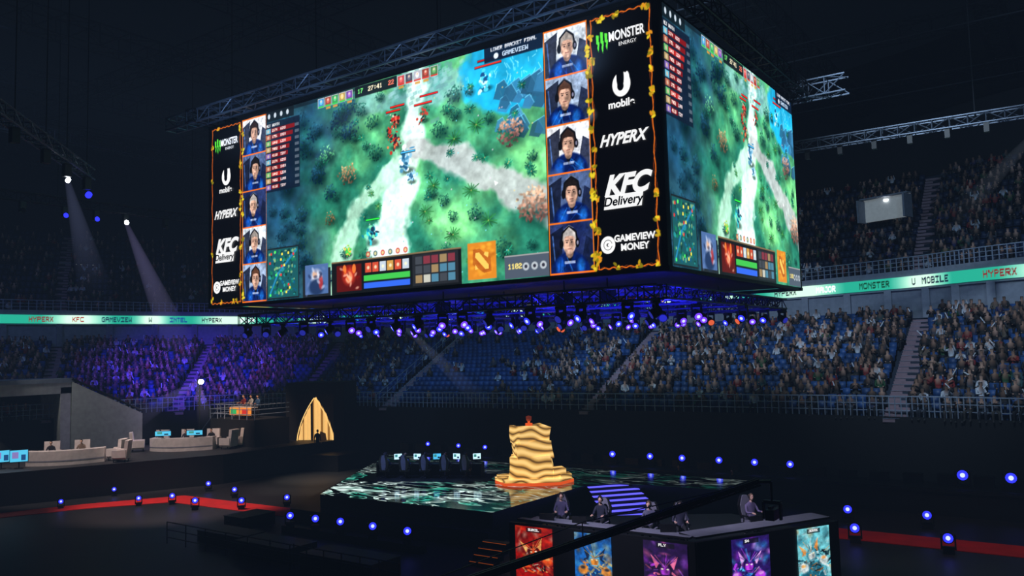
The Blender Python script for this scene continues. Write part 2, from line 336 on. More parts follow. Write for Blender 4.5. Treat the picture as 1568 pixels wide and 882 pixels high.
    c.rect(.285*W,.84*H,.745*W,H,(.07,.08,.09));c.rect(.285*W,.84*H,.745*W,.845*H,(.5,.42,.3))
    c.rect(.305*W,.86*H,.40*W,.985*H,(.35,.06,.05));c.ell(.352*W,.91*H,40,40,(.80,.22,.12),.95,.5);c.ell(.352*W,.92*H,20,24,(.95,.75,.6),.9,.4);c.ell(.335*W,.88*H,10,18,(.95,.5,.2),.9);c.ell(.372*W,.88*H,10,18,(.95,.5,.2),.9)
    for i in range(14): c.ell(random.uniform(.31,.395)*W,random.uniform(.87,.98)*H,6,12,random.choice([(.5,.05,.04),(.95,.4,.2),(1,.8,.7)]),.6,.6,random.uniform(0,3))
    c.rect(.41*W,.92*H,.575*W,.945*H,(.25,.75,.3));c.rect(.41*W,.955*H,.575*W,.98*H,(.2,.4,.9))
    for k in range(6):
        x=(.415+.027*k)*W;c.rect(x,.862*H,x+28,.905*H,random.choice([(.8,.6,.3),(.75,.8,.85),(.35,.6,.75),(.8,.3,.2)]));c.ell(x+14,.883*H,8,8,(.95,.95,.8),.8,.5)
        c.ell(x+14,.82*H,11,11,random.choice([(.8,.3,.25),(.3,.4,.4)]),.9);c.ell(x+14,.82*H,6,6,(.9,.85,.6),.9)
    c.rect(.585*W,.85*H,.735*W,.99*H,(.14,.15,.17))
    for r in range(3):
        for k in range(5): x=(.595+.027*k)*W;y=(.86+.042*r)*H;c.rect(x,y,x+28,y+24,random.choice([(.25,.27,.3),(.6,.5,.35),(.3,.5,.6),(.5,.2,.25),(.75,.75,.7)]))
    x0,y0,x1,y1=.765*W,.83*H,.85*W,.985*H;c.rect(x0,y0,x1,y1,(.85,.52,.14))
    for i in range(60): c.ell(random.uniform(x0+8,x1-8),random.uniform(y0+6,y1-6),12,8,random.choice([(.98,.72,.22),(.62,.32,.08),(.95,.60,.18)]),.5,.8)
    cx=(x0+x1)/2;cy=(y0+y1)/2
    c.poly([(cx-34,cy-36),(cx-8,cy-38),(cx+34,cy-8),(cx+36,cy+34),(cx+8,cy+38),(cx-36,cy+10)],(.62,.26,.08),.55)
    c.poly([(cx-24,cy-26),(cx-10,cy-26),(cx+26,cy+14),(cx+26,cy+26),(cx+12,cy+26),(cx-26,cy-12)],(.98,.78,.36));c.poly([(cx+12,cy-26),(cx+26,cy-24),(cx+24,cy-8),(cx+8,cy-18)],(.98,.78,.36));c.poly([(cx-26,cy+10),(cx-14,cy+24),(cx-26,cy+26)],(.98,.78,.36))
    c.rect(.875*W,.90*H,W,.995*H,(.30,.34,.40));c.rect(.875*W,.90*H,W,.905*H,(.6,.6,.6));c.text(.885*W,.935*H,15,'1102',(1,.9,.5))
    for k in range(3): c.ell((.935+.024*k)*W,.95*H,13,13,(.75,.78,.8),.9);c.ell((.935+.024*k)*W,.95*H,6,6,(.2,.2,.25))
    c.poly([(.85*W,.575*H),(.85*W+16,.575*H+9),(.85*W+4,.575*H+16)],(1,1,1))
    return c
def vines(c,x0,y0,x1,y1,leafy):
    O=(.95,.45,.08)
    for (a,b,d,e) in [(x0,y0,x1,y0),(x0,y1,x1,y1),(x0,y0,x0,y1),(x1,y0,x1,y1)]:
        n=40;pts=[(a+(d-a)*i/n+(2.5*math.sin(i*1.3) if a==d else 0),b+(e-b)*i/n+(2.5*math.sin(i*1.1) if b==e else 0)) for i in range(n+1)]
        c.line(pts,3.2,O)
        pts=[(a+(d-a)*i/n+(6*math.sin(i*.9+1) if a==d else 0),b+(e-b)*i/n+(5*math.sin(i*.8+2) if b==e else 0)) for i in range(n+1)]
        c.line(pts,1.6,(.7,.3,.08),.8)
    for i in range(leafy):
        side=random.choice([0,1,1,2]);x=[x0,x1,random.uniform(x0,x1)][side];y=random.uniform(y0,y1) if side<2 else random.choice([y0+4,y1-4])
        for k in range(4): c.ell(x+random.uniform(-9,9),y+random.uniform(-9,9),11,6,random.choice([(.75,.6,.08),(.88,.78,.15),(.5,.45,.05),(.85,.55,.1)]),.95,.3,random.uniform(0,3))
def paint_side(right):
    W,H=470,900;c=Cv(W,H,(.012,.01,.018));fw=200
    fx0,fx1=(4,fw) if right else (W-fw,W-4)
    sx0,sx1=(fw+16,W-12) if right else (12,W-fw-16)
    for k in range(5):
        y0=8+k*177;y1=y0+170
        bg=[(.90,.94,.98),(.62,.70,.82),(.96,.97,1),(.30,.38,.55),(.16,.22,.42)][(k+(0 if right else 2))%5]
        paint_face(c,fx0+5,y0,fx1-5,y1,bg,[(.18,.12,.10),(.62,.58,.55),(.1,.08,.08),(.35,.22,.15),(.75,.72,.70)][(k*2+right)%5],(.92,.72,.62),k+right)
        c.rect(fx0,y0-5,fx1,y0,(.95,.45,.08));
    c.line([(fx0+2,4),(fx0+2,H-6)],4,(.95,.5,.1));c.line([(fx1-2,4),(fx1-2,H-6)],4,(.95,.5,.1));c.rect(fx0,H-8,fx1,H-3,(.95,.45,.08))
    vines(c,sx0,10,sx1,H-10,34 if right else 18)
    for i in range(16 if right else 7):
        y=random.uniform(10,H-10)
        for k in range(4): c.ell((fx1 if right else fx0)+random.uniform(-8,12),y+random.uniform(-14,14),11,7,random.choice([(.75,.6,.08),(.88,.78,.15),(.5,.45,.05)]),.95,.3,random.uniform(0,3))
    m=(sx0+sx1)/2
    cx=sx0+46;cy=100
    for k,(dx,l) in enumerate([(-18,32),(0,40),(18,32)]):
        x=cx+dx;c.poly([(x-6,cy-l),(x+7,cy-l+4),(x+5,cy-8),(x+9,cy-4),(x+4,cy+l),(x-1,cy+l*.5),(x+1,cy+4),(x-4,cy)],(.35,.9,.25))
    cy=262;c.ell(m,cy,38,44,(.97,.97,.97),1,.05);c.ell(m-4,cy-26,16,46,(.012,.01,.018),1,.08);c.ell(m-4,cy+6,14,17,(.012,.01,.018),1,.1);c.ell(m+24,cy-16,10,26,(.97,.97,.97),1,.1)
    cx=sx0+42;cy=810;c.ring(cx,cy,24,6,(.97,.97,.97));c.ring(cx,cy,11,5,(.97,.97,.97));c.rect(cx,cy-3,cx+18,cy+3,(.97,.97,.97))
    return c,m,sx0,sx1
def screen(name,c,w,h,loc,rz,parent,ds=2):
    a=c.a[:c.h//ds*ds,:c.w//ds*ds];a=a.reshape(a.shape[0]//ds,ds,a.shape[1]//ds,ds,3).mean((1,3))
    H,W=a.shape[:2];X=np.linspace(0,w,W)[None,:]*np.ones((H,1));Z=np.linspace(h,0,H)[:,None]*np.ones((1,W))
    P=np.stack([X,X*0,Z],-1);o=grid_mesh(name,P,lin(np.clip(a,0,1)),M_led,parent)
    o.location=loc;o.rotation_euler=(0,0,rz);return o
def sign_text(name,body,size,loc,parent,m,shear=0,offset=0,ang=0,sx=1):
    cu=bpy.data.curves.new(name,'FONT');cu.body=body;cu.size=size;cu.align_x='CENTER';cu.align_y='CENTER';cu.shear=shear;cu.offset=offset
    cu.materials.append(m);o=add_obj(name,cu,parent,loc);o.rotation_euler=(math.pi/2,ang,0);o.scale=(sx,1,1);return o

# ================================================================== VIDEO CUBE
CX0,CX1,CY0,CY1,CZ0,CZ1=-35.15,-11.0,24.4,39.15,11.2,20.05
cube=empty('hanging_video_cube',(-23,31.8,15.6));cube_inv=cube.location.copy()
def cl(p): return (p[0]-cube_inv.x,p[1]-cube_inv.y,p[2]-cube_inv.z)
b=MB()
b.box(((CX0+CX1)/2,(CY0+CY1)/2,(CZ0+CZ1)/2),(CX1-CX0-.1,CY1-CY0-.1,CZ1-CZ0-.1),M_black)
for x in(CX0,CX1-.0):
    for y in(CY0,CY1): b.box((x,y,(CZ0+CZ1)/2),(.34,.34,CZ1-CZ0+.1),M_black)
for z in (CZ0-.06,CZ1+.06):
    for y in(CY0,CY1): b.box(((CX0+CX1)/2,y,z),(CX1-CX0+.4,.3,.14),M_black)
    for x in(CX0,CX1): b.box((x,(CY0+CY1)/2,z),(.3,CY1-CY0+.4,.14),M_black)
o=b.obj('cabinet_frame',cube,[-v for v in cube_inv])
game=paint_game();H8=CZ1-CZ0;WF=CX1-CX0
g1=screen('screen_front_game',game,15.55,H8,cl((-30.9,CY0-.19,CZ0)),0,cube)
g2=add_obj('screen_side_game',g1.data,cube,cl((CX1+.19,CY0+.12,CZ0)),math.pi/2);g2.scale=((CY1-CY0-.24)/15.55,1,1)
g3=screen('screen_back_game',game,CX1-CX0,H8,cl((CX1,CY1+.19,CZ0)),math.pi,cube,ds=16)
g4=add_obj('screen_far_side_game',g3.data,cube,cl((CX0-.19,CY1,CZ0)),-math.pi/2);g4.scale=((CY1-CY0)/WF,1,1)
M_txt=mat('sign_letters',(.9,.9,.9),em=(.97,.97,.97),es=1.0)
for right in(0,1):
    c,m,sx0,sx1=paint_side(right);w=4.30
    X0=(-15.35 if right else CX0+.05);sc=w/c.w
    screen('screen_sponsor_panel',c,w,H8,cl((X0,CY0-.19,CZ0)),0,cube)
    f=lambda px,py:cl((X0+px*sc,CY0-.23,CZ1-py*sc*H8/(c.h*sc)))
    sign_text('sponsor_word','MONSTER',.46,f(m+30,90),cube,M_txt,0,.012,0,.64)
    sign_text('sponsor_word_small','ENERGY',.18,f(m+34,122),cube,M_txt)
    sign_text('sponsor_word','mobile',.36,f(m,330),cube,M_txt,0,.012)
    sign_text('sponsor_word','HYPERX',.54,f(m-4,452),cube,M_txt,.4,.02,0,.86)
    sign_text('sponsor_word','KFC',.92,f(m+4,612),cube,M_txt,.35,.045,0,.95)
    b=MB();q=[f(m-80,642),f(m+74,642),f(m+66,690),f(m-88,690)];b.add([(x,y+.005,z) for x,y,z in q],[(0,3,2,1)],M_txt);b.obj('sponsor_word_plate',cube)
    p=f(m-8,666);sign_text('sponsor_word_delivery','Delivery',.42,(p[0],p[1]-.03,p[2]),cube,M_black,.2,.01)
    sign_text('sponsor_word','GAMEVIEW\nMONEY',.31,f(m+32,810),cube,M_txt,0,.012,0,.95)
# trusses above
b=MB()
z=CZ1+.75
b.truss((CX0-2.9,CY0-.5,z-.1),(CX1+.3,CY0-.5,z-.1),.62,M_steel,.9,.055,.03)
b.truss((CX0-2.9,CY1+.6,z-.1),(CX1+2.6,CY1+.6,z-.1),.8,M_steel,.9,.05,.028)
b.truss((CX1+.6,CY0-1,z-.1),(CX1+.6,CY1+1.2,z-.1),.62,M_dsteel,.9,.05,.028)
b.truss((CX0-.6,CY0-1,z-.1),(CX0-.6,CY1+1.2,z-.1),.62,M_dsteel,.9,.05,.028)
for x in(-33,-27,-20,-13):
    for y in(CY0-.5,CY1+.6): b.tube((x,y,z),(x,y,33.5),.02,M_black,5)
for y in(29,34): b.truss((CX0,y,z),(CX1,y,z),.5,M_dsteel,1.0)
# under rig
zr=CZ0-.75
for y in(CY0+.8,28.6,32.8,37,CY1-.6): b.truss((CX0+1.2,y,zr),(CX1-.6,y,zr),.5,M_steel,.7,.045,.028)
for x in(CX0+1.2,-29,-23,-17,CX1-.6): b.truss((x,CY0+.8,zr),(x,CY1-.6,zr),.45,M_steel,.7,.04,.024)
for i in range(26):
    x=random.uniform(-33,-12);y=random.uniform(CY0+1.2,CY1-1);b.box((x,y,zr+.1),(.5,.4,.55),M_black);b.tube((x,y,zr+.3),(x,y,CZ0),.03,M_dsteel,5)
b.obj('rigging_truss',cube,[-v for v in cube_inv])
M_core=mat('lens_core',(.7,.7,.9),em=(.62,.66,1),es=2.2,samp=False)
def head_mesh(name,lens,hang=False,core=True):
    m=MB();s=-1 if hang else 1
    m.box((0,0,s*.09),(.34,.30,.18),M_black)
    m.box((-.20,0,s*.38),(.05,.14,.5),M_black);m.box((.20,0,s*.38),(.05,.14,.5),M_black);m.box((0,0,s*.2),(.42,.14,.05),M_black)
    d=Vector((0,-1,.15 if not hang else -.55)).normalized();c0=Vector((0,0,s*.5))
    m.tube(c0-d*.22,c0+d*.06,.13,M_black,12,.18);m.tube(c0+d*.06,c0+d*.2,.18,M_black,12,.185)
    m.tube(c0+d*.2,c0+d*.215,.15,lens,14)
    if core: m.tube(c0+d*.215,c0+d*.225,.07,M_core,12)
    return m.mesh(name)
M_blue=mat('lens_blue',(.1,.1,.5),em=(.16,.18,1),es=1.9,samp=False);M_purp=mat('lens_violet',(.3,.1,.5),em=(.42,.22,1),es=1.6,samp=False);M_amb=mat('lens_amber',(.5,.3,.1),em=(.9,.38,.22),es=1.0,samp=False);M_wh=mat('lens_white',(.8,.8,.8),em=(.95,.97,1),es=14,samp=False);M_dim=mat('lens_dim',(.1,.1,.15),em=(.14,.16,.6),es=1.0,samp=False)
HM={k:head_mesh('moving_head_hang_'+k,m,True,k in'pb') for k,m in(('b',M_blue),('p',M_purp),('a',M_amb),('d',M_dim))}
for y in(CY0+.8,28.6,32.8,37,CY1-.6):
    for i in range(17):
        x=CX0+1.7+i*1.36+random.uniform(-.3,.3)
        o=add_obj('rig_light',HM[random.choice('bbpddp' if y<30 else 'bbpppdda')],cube,cl((x,y,zr-.2)),random.uniform(-.9,1.2));o.scale=(.95,)*3

# ================================================================== STANDS
PF=[(-66,-8),(-66,15),(-65,27),(-62.5,36),(-58,43.5),(-51,47.2),(-42,48),(-33.5,48.5),(-19,49.2),(-10,49),(-3,48),(9,45),(20,38)]
PB=[(-85,-8),(-84.5,18),(-83,35),(-80,50),(-76,62),(-67,72),(-54,76),(-41,75),(-23,70.5),(-11,66),(-2.9,61.5),(13,57),(30,46)]
def cat(P,t):
    P=np.array(P,float);t=np.asarray(t,float);n=len(P);i=np.clip(t.astype(int),0,n-2);u=(t-i)[...,None]
    p0=P[np.clip(i-1,0,n-1)];p1=P[i];p2=P[i+1];p3=P[np.clip(i+2,0,n-1)]
    return .5*((2*p1)+(-p0+p2)*u+(2*p0-5*p1+4*p2-p3)*u**2+(-p0+3*p1-3*p2+p3)*u**3)
TS=np.linspace(0,12,361)
F=cat(PF,TS);Bk=cat(PB,TS);D=(Bk-F)/np.linalg.norm(Bk-F,axis=1)[:,None]
AISLES=[1.3,2.3,3.35,4.5,5.55,7.38,9.15,10.6]
def tier(name,Fr,Bc,nrow,z0,z1):
    rows=[]
    for i in range(nrow+1):
        p=Fr+(Bc-Fr)*i/nrow;z=z0+(z1-z0)*i/nrow
        if i>0: rows.append(np.c_[p,np.full(len(p),z0+(z1-z0)*(i-1)/nrow)])
        rows.append(np.c_[p,np.full(len(p),z)])
    P=np.stack(rows[::-1],0)
    C=np.ones_like(P);return grid_mesh(name,P,C,M_conc)
NR1,NR2=18,15
tier('lower_stand_terrace',F,Bk,NR1,4.3,10.2)
F2=Bk+D*.3;B2=Bk+D*17
tier('upper_stand_terrace',F2,B2,NR2,13.3,23.5)
def strip(name,P2,z0,z1,m,flip=False):
    P=np.stack([np.c_[P2,np.full(len(P2),z1)],np.c_[P2,np.full(len(P2),z0)]],0)
    return grid_mesh(name,P,np.ones_like(P),m)
strip('wall_lower_stand_front',F,0,4.45,M_wallb)
strip('wall_concourse',Bk+D*.05,10.2,12.4,M_fascia)
strip('wall_balcony_front',Bk-D*.15,12.3,13.75,M_fascia)
strip('wall_outer',B2+D*.4,20,36,M_wallb)
P=np.stack([np.c_[Bk-D*.15,np.full(len(TS),12.3)],np.c_[Bk+D*2,np.full(len(TS),12.3)]],0);grid_mesh('trim_balcony_soffit',P,np.ones_like(P),M_fascia)
# ribbon board
seg=np.linalg.norm(np.diff(Bk,axis=0),axis=1);arc=np.r_[0,np.cumsum(seg)];Ltot=arc[-1]
nr=3200;al=np.linspace(0,Ltot,nr);ti=np.interp(al,arc,TS);RB=cat(PB,ti);RF=cat(PF,ti);RD=(RB-RF)/np.linalg.norm(RB-RF,axis=1)[:,None]
pat=Cv(560,14,(.20,.62,.54))
pat.a[:]=np.array((.12,.60,.50))
for x0,w in((60,60),(200,80),(330,50),(440,90)): pat.ell(x0+w/2,7,w*.7,30,(.80,.93,.84),.95,.7)
for x,t,cc in [(8,'MONSTER',(.03,.2,.12)),(78,'U',(.05,.08,.2)),(92,'MOBILE',(.05,.08,.2)),(170,'HYPERX',(.45,.1,.1)),(232,'KFC',(.6,.08,.1)),(276,'GAMEVIEW',(.05,.15,.25)),(350,'W',(.05,.1,.2)),(385,'INTEL',(.05,.2,.5)),(440,'HYPERX',(.1,.1,.15)),(505,'MAJOR',(.95,1,1))]:
    pat.text(x,3.5,7,t,cc)
hh=14;zz=np.linspace(13.28,12.45,hh)
pi=(al/ .062).astype(int)%560
P=np.zeros((hh,nr,3));P[:,:,:2]=(RB-RD*.24)[None];P[:,:,2]=zz[:,None]
C=lin(np.clip(pat.a[:, pi],0,1))
grid_mesh('led_ribbon_board',P,C,M_led2)
# railings
def railing(name,P2,z0,h,step=4,r=.035,nb=3):
    b=MB()
    for i in range(0,len(P2)-step,step):
        p=P2[i];q=P2[i+step]
        for k in range(nb): zz=z0+h*(k+1)/nb;b.tube((*p,zz),(*q,zz),r if k==nb-1 else r*.6,M_rail,5,cap=False)
        for k in range(3):
            e=p+(q-p)*k/3;b.tube((*e,z0),(*e,z0+h),r*.9,M_rail,4,cap=False)
    b.obj(name)
railing('lower_stand_railing',F+D*.1,4.4,1.15,4,.035)
railing('upper_stand_railing',Bk-D*.1,13.75,.95,4,.045)
b=MB()
for i in range(6,355,9): b.box((*(Bk[i]-D[i]*.0),11.3),(.5,.5,2.2),M_fascia)
b.obj('trim_concourse_pillars')

# ---- people skeletons
def skin_mesh(joints,edges,sub=0):
    names=list(joints);idx={n:i for i,n in enumerate(names)}
    me=bpy.data.meshes.new('tmp_skeleton');me.from_pydata([joints[n][0] for n in names],[(idx[a],idx[b]) for a,b in edges],[])
    o=bpy.data.objects.new('tmp_skeleton',me);COL.objects.link(o);md=o.modifiers.new('s','SKIN')
    sv=me.skin_vertices[0].data
    for i,n in enumerate(names):
        r=joints[n][1];sv[i].radius=(r,r) if not hasattr(r,'__len__') else r;sv[i].use_root=(i==0) or n.endswith('_root')
    md.use_smooth_shade=True
    if sub: s=o.modifiers.new('u','SUBSURF');s.levels=sub;s.render_levels=sub
    dg=bpy.context.evaluated_depsgraph_get();ev=o.evaluated_get(dg);m2=ev.to_mesh()
    V=np.array([v.co[:] for v in m2.vertices]);loops=[];starts=[]
    for p in m2.polygons: starts.append(len(loops));loops+=list(p.vertices)
    ev.to_mesh_clear();bpy.data.objects.remove(o);bpy.data.meshes.remove(me)
    return V,np.array(loops),np.array(starts)
ZN={'pelvis':1,'waist':0,'chest':0,'neck':2,'head':2,'top':3,'sh':0,'el':0,'wr':2,'ha':2,'hip':1,'kn':1,'an':1,'to':4}
def skeleton(pose='sit',arms='lap',fingers=False):
    J={};E=[]
    if pose=='sit':
        J['pelvis']=((0,0,.56),(.17,.13));J['waist']=((0,-.03,.76),(.145,.11));J['chest']=((0,-.02,.97),(.165,.115));J['neck']=((0,.02,1.14),.055)
        hy=.03;hz=1.14
    else:
        J['pelvis']=((0,0,.93),(.155,.11));J['waist']=((0,0,1.1),(.135,.1));J['chest']=((0,0,1.33),(.165,.11));J['neck']=((0,.02,1.49),.055);hy=.03;hz=1.49
    J['head']=((0,hy,hz+.10),(.075,.085));J['top']=((0,hy-.01,hz+.25),(.07,.085))
    E+=[('pelvis','waist'),('waist','chest'),('chest','neck'),('neck','head'),('head','top')]
    cz=J['chest'][0][2]+.04;cy=J['chest'][0][1]
    for s,n in((-1,'l'),(1,'r')):
        J['sh'+n]=((s*.19,cy,cz),.062)
        if arms=='lap': el=(s*.26,cy+.10,cz-.27);wr=(s*.15,cy+.33,cz-.33);ha=(s*.12,cy+.40,cz-.33)
        elif arms=='desk': el=(s*.27,cy+.12,cz-.25);wr=(s*.22,cy+.38,cz-.22);ha=(s*.21,cy+.47,cz-.23)
        elif arms=='up': el=(s*.30,cy+.16,cz-.05);wr=(s*.24,cy+.25,cz+.25);ha=(s*.22,cy+.26,cz+.34)
        elif arms=='clap': el=(s*.25,cy+.18,cz-.2);wr=(s*.08,cy+.36,cz-.02);ha=(s*.03,cy+.40,cz+.06)
        else: el=(s*.24,cy-.02,cz-.3);wr=(s*.25,cy+.08,cz-.55);ha=(s*.24,cy+.11,cz-.64)
        J['el'+n]=(el,.045);J['wr'+n]=(wr,.032);J['ha'+n]=(ha,(.035,.022))
        E+=[('chest','sh'+n),('sh'+n,'el'+n),('el'+n,'wr'+n),('wr'+n,'ha'+n)]
        if pose=='sit':
            J['hip'+n]=((s*.10,.06,.54),.088);J['kn'+n]=((s*.14,.46,.53),.06);J['an'+n]=((s*.14,.45,.10),.042);J['to'+n]=((s*.15,.60,.045),.035)
        else:
            J['hip'+n]=((s*.09,0,.86),.088);J['kn'+n]=((s*.11,.03,.48),.06);J['an'+n]=((s*.12,0,.09),.042);J['to'+n]=((s*.14,.14,.04),.035)
        E+=[('pelvis','hip'+n),('hip'+n,'kn'+n),('kn'+n,'an'+n),('an'+n,'to'+n)]
        if fingers:
            w=Vector(wr);h=Vector(ha);d=(h-w).normalized();sd=Vector((1,0,0)) if abs(d.x)<.8 else Vector((0,0,1))
            dn=Vector((0,0,-1)) if abs(d.z)<.8 else Vector((0,1,0))
            for k,(off,l) in enumerate([(-.03,.065),(-.01,.075),(.01,.07),(.03,.055)]):
                b0=h+sd*off;b1=h+sd*off*1.15+d*l*.6;b2=b1+d*l*.35+dn*.02
                J['ha%s%d_root'%(n,k)]=(tuple(b0-d*.02),.009);J['ha%s%db'%(n,k)]=(tuple(b1),.0085);J['ha%s%dc'%(n,k)]=(tuple(b2),.007)
                E+=[('ha%s%d_root'%(n,k),'ha%s%db'%(n,k)),('ha%s%db'%(n,k),'ha%s%dc'%(n,k))]
            b0=w+d*.03-sd*s*.02;b1=b0-sd*s*.04+d*.035;b2=b1+d*.035
            J['ha%st_root'%n]=(tuple(b0),.011);J['ha%stb'%n]=(tuple(b1),.01);J['ha%stc'%n]=(tuple(b2),.008)
            E+=[('ha%st_root'%n,'ha%stb'%n),('ha%stb'%n,'ha%stc'%n)]
    return J,E
def zones(V,J,E):
    best=np.full(len(V),9.);z=np.zeros(len(V),int)
    for a,b in E:
        A=np.array(J[a][0]);B=np.array(J[b][0]);d=B-A;t=np.clip(((V-A)@d)/(d@d),0,1);ds=np.linalg.norm(V-A-t[:,None]*d,axis=1)
        ra=np.mean(J[a][1]);rb=np.mean(J[b][1]);ds=ds-(ra+(rb-ra)*t)
        kb=b[:2] if b[:2] in('sh','el','wr','ha','kn','an','to') else b.rstrip('lr') if b[:3]=='hip' else b
        if b in('head','top'): kb=b
        if b[:2]=='ha' and b!='head': kb='ha'
        zz=ZN.get(kb,0)
        if kb=='wr': zz=0
        if kb=='neck':zz=0
        zc=np.where(ds<best,zz,z);best=np.minimum(best,ds);z=zc
    return z
LOW=[]
for arms in('lap','clap','up','desk','lap'):
    J,E=skeleton('sit',arms);V,l,s=skin_mesh(J,E,0);z=zones(V,J,E)
    hy=J['head'][0][1];hz=J['head'][0][2]
    hair=(z>=2)&(V[:,2]>hz-.03)&((V[:,1]<hy+.0)|(V[:,2]>hz+.13));z[hair]=3
    LOW.append((V,l,s,z))
sb=MB();sb.box((0,0,.43),(.46,.42,.07),M_seat);sb.box((0,-.23,.68),(.46,.06,.46),M_seat,M=Matrix.Rotation(.15,3,'X'));sb.box((0,-.1,.2),(.08,.3,.4),M_seat)
SV=np.array([v[:] for v in sb.v]);SL=np.array([i for f in sb.f for i in f]);SS=np.arange(0,len(SL),4)
SHIRT=[(.03,.04,.06)]*16+[(.70,.73,.78)]*3+[(.22,.25,.30)]*4+[(.45,.06,.06),(.07,.12,.32),(.35,.32,.28),(.10,.26,.28),(.45,.1,.12),(.12,.16,.28),(.08,.28,.15)]
def place(base,pos,ang,zc):
    V=base[0];n=len(V);N=len(pos);ca=np.cos(ang)[:,None];sa=np.sin(ang)[:,None]
    X=V[None,:,0]*ca-V[None,:,1]*sa+pos[:,0:1];Y=V[None,:,0]*sa+V[None,:,1]*ca+pos[:,1:2];Z=V[None,:,2]+pos[:,2:3]
    P=np.stack([X,Y,Z],-1).reshape(-1,3)
    L=(base[1][None,:]+n*np.arange(N)[:,None]).ravel();S=(base[2][None,:]+len(base[1])*np.arange(N)[:,None]).ravel()
    C=zc.reshape(-1,3) if zc is not None else None
    return P,L,S,C
def populate(nameP,nameS,Pf,Pb,nrow,z0,z1,dens,seatcol):
    pos=[];ang=[];spos=[];sang=[]
    tt=np.linspace(0,12,1600)
    f=cat(Pf,tt);bb=cat(Pb,tt)
    if nameP.startswith('upper'):
        d=(bb-f)/np.linalg.norm(bb-f,axis=1)[:,None];f,bb=bb+d*.3,bb+d*17
    for i in range(nrow):
        c=f+(bb-f)*(i+.42)/nrow;z=z0+(z1-z0)*i/nrow
        if i==0 : c=c+(bb-f)/nrow*.15
        sg=np.r_[0,np.cumsum(np.linalg.norm(np.diff(c,axis=0),axis=1))]
        s=np.arange(.3,sg[-1],.56);t=np.interp(s,sg,tt);x=np.interp(s,sg,c[:,0]);y=np.interp(s,sg,c[:,1])
        dx=np.interp(t,tt,f[:,0]-bb[:,0]);dy=np.interp(t,tt,f[:,1]-bb[:,1]);a=np.arctan2(dy,dx)-math.pi/2
        for k in range(len(s)):
            sa=min(abs(s[k]-np.interp(q,tt,sg)) for q in AISLES)
            if sa<.75: continue
            if rng.random()<dens(t[k],i/nrow): pos.append((x[k]+rng.normal(0,.04),y[k]+rng.normal(0,.04),z+rng.normal(0,.05)));ang.append(a[k]+rng.normal(0,.3))
            else: spos.append((x[k],y[k],z));sang.append(a[k])
    pos=np.array(pos);ang=np.array(ang);var=rng.integers(0,5,len(pos))
    PP=[];LL=[];SS_=[];CC=[];vo=0;lo=0
    sh=lin(np.array(SHIRT));
    for v in range(5):
        m=var==v;N=m.sum();zc=LOW[v][3]
        pal=np.zeros((N,5,3));pal[:,0]=sh[rng.integers(0,len(sh),N)];pal[:,1]=lin(np.array([(.03,.04,.06),(.06,.09,.15),(.2,.19,.18)]))[rng.integers(0,3,N)]
        pal[:,2]=lin(np.array([(.72,.57,.50),(.58,.44,.37),(.45,.34,.28)]))[rng.integers(0,3,N)];pal[:,3]=lin(np.array([(.03,.03,.03),(.05,.04,.04),(.08,.06,.05),(.5,.5,.52),(.4,.05,.05)]))[rng.choice(5,N,p=[.45,.3,.2,.03,.02])];pal[:,4]=.02
        P,L,S,C=place(LOW[v],pos[m],ang[m],pal[:,zc])
        PP.append(P);LL.append(L+vo);SS_.append(S+lo);CC.append(C);vo+=len(P);lo+=len(L)
    bulk(nameP,np.concatenate(PP),np.concatenate(LL),np.concatenate(SS_),np.concatenate(CC),M_cloth,smooth=True)
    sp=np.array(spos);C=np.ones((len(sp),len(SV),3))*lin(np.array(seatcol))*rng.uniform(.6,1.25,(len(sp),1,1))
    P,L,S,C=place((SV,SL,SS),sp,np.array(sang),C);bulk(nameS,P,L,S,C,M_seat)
    return pos
def clump(t,r): return .16*math.sin(t*9.3+r*5)*math.sin(r*9+t*4)+.10*math.sin(t*23+r*11)
def dens1(t,r):
    if t<4.3: return .72+clump(t,r)
    if t<5.4: return .22 if r<.6 else .45
    if t<6.4: return .06 if r<.75 else .2
    if t<7.38: return .46+clump(t,r) if t>6.9 else .28
    if t<9.1: return .58+clump(t,r) if r<.8 else .40
    return .68+clump(t,r)
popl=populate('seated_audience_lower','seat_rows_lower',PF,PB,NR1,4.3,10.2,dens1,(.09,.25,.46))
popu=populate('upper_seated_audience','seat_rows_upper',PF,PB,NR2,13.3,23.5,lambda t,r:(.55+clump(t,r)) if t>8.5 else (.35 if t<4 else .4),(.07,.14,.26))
sel=popl[rng.choice(len(popl),380,replace=False)];b=MB();Mst=mat('cheer_stick_plastic',(.85,.88,.92),.4)
for p in sel:
    a=rng.uniform(0,6.28);q=Vector((p[0]+.2*math.cos(a)*.8,p[1]-.25,p[2]+1.05));b.tube(q,q+Vector((rng.uniform(-.3,.3),-.05,rng.uniform(.15,.4))),.035,Mst,5)
b.obj('cheering_sticks')
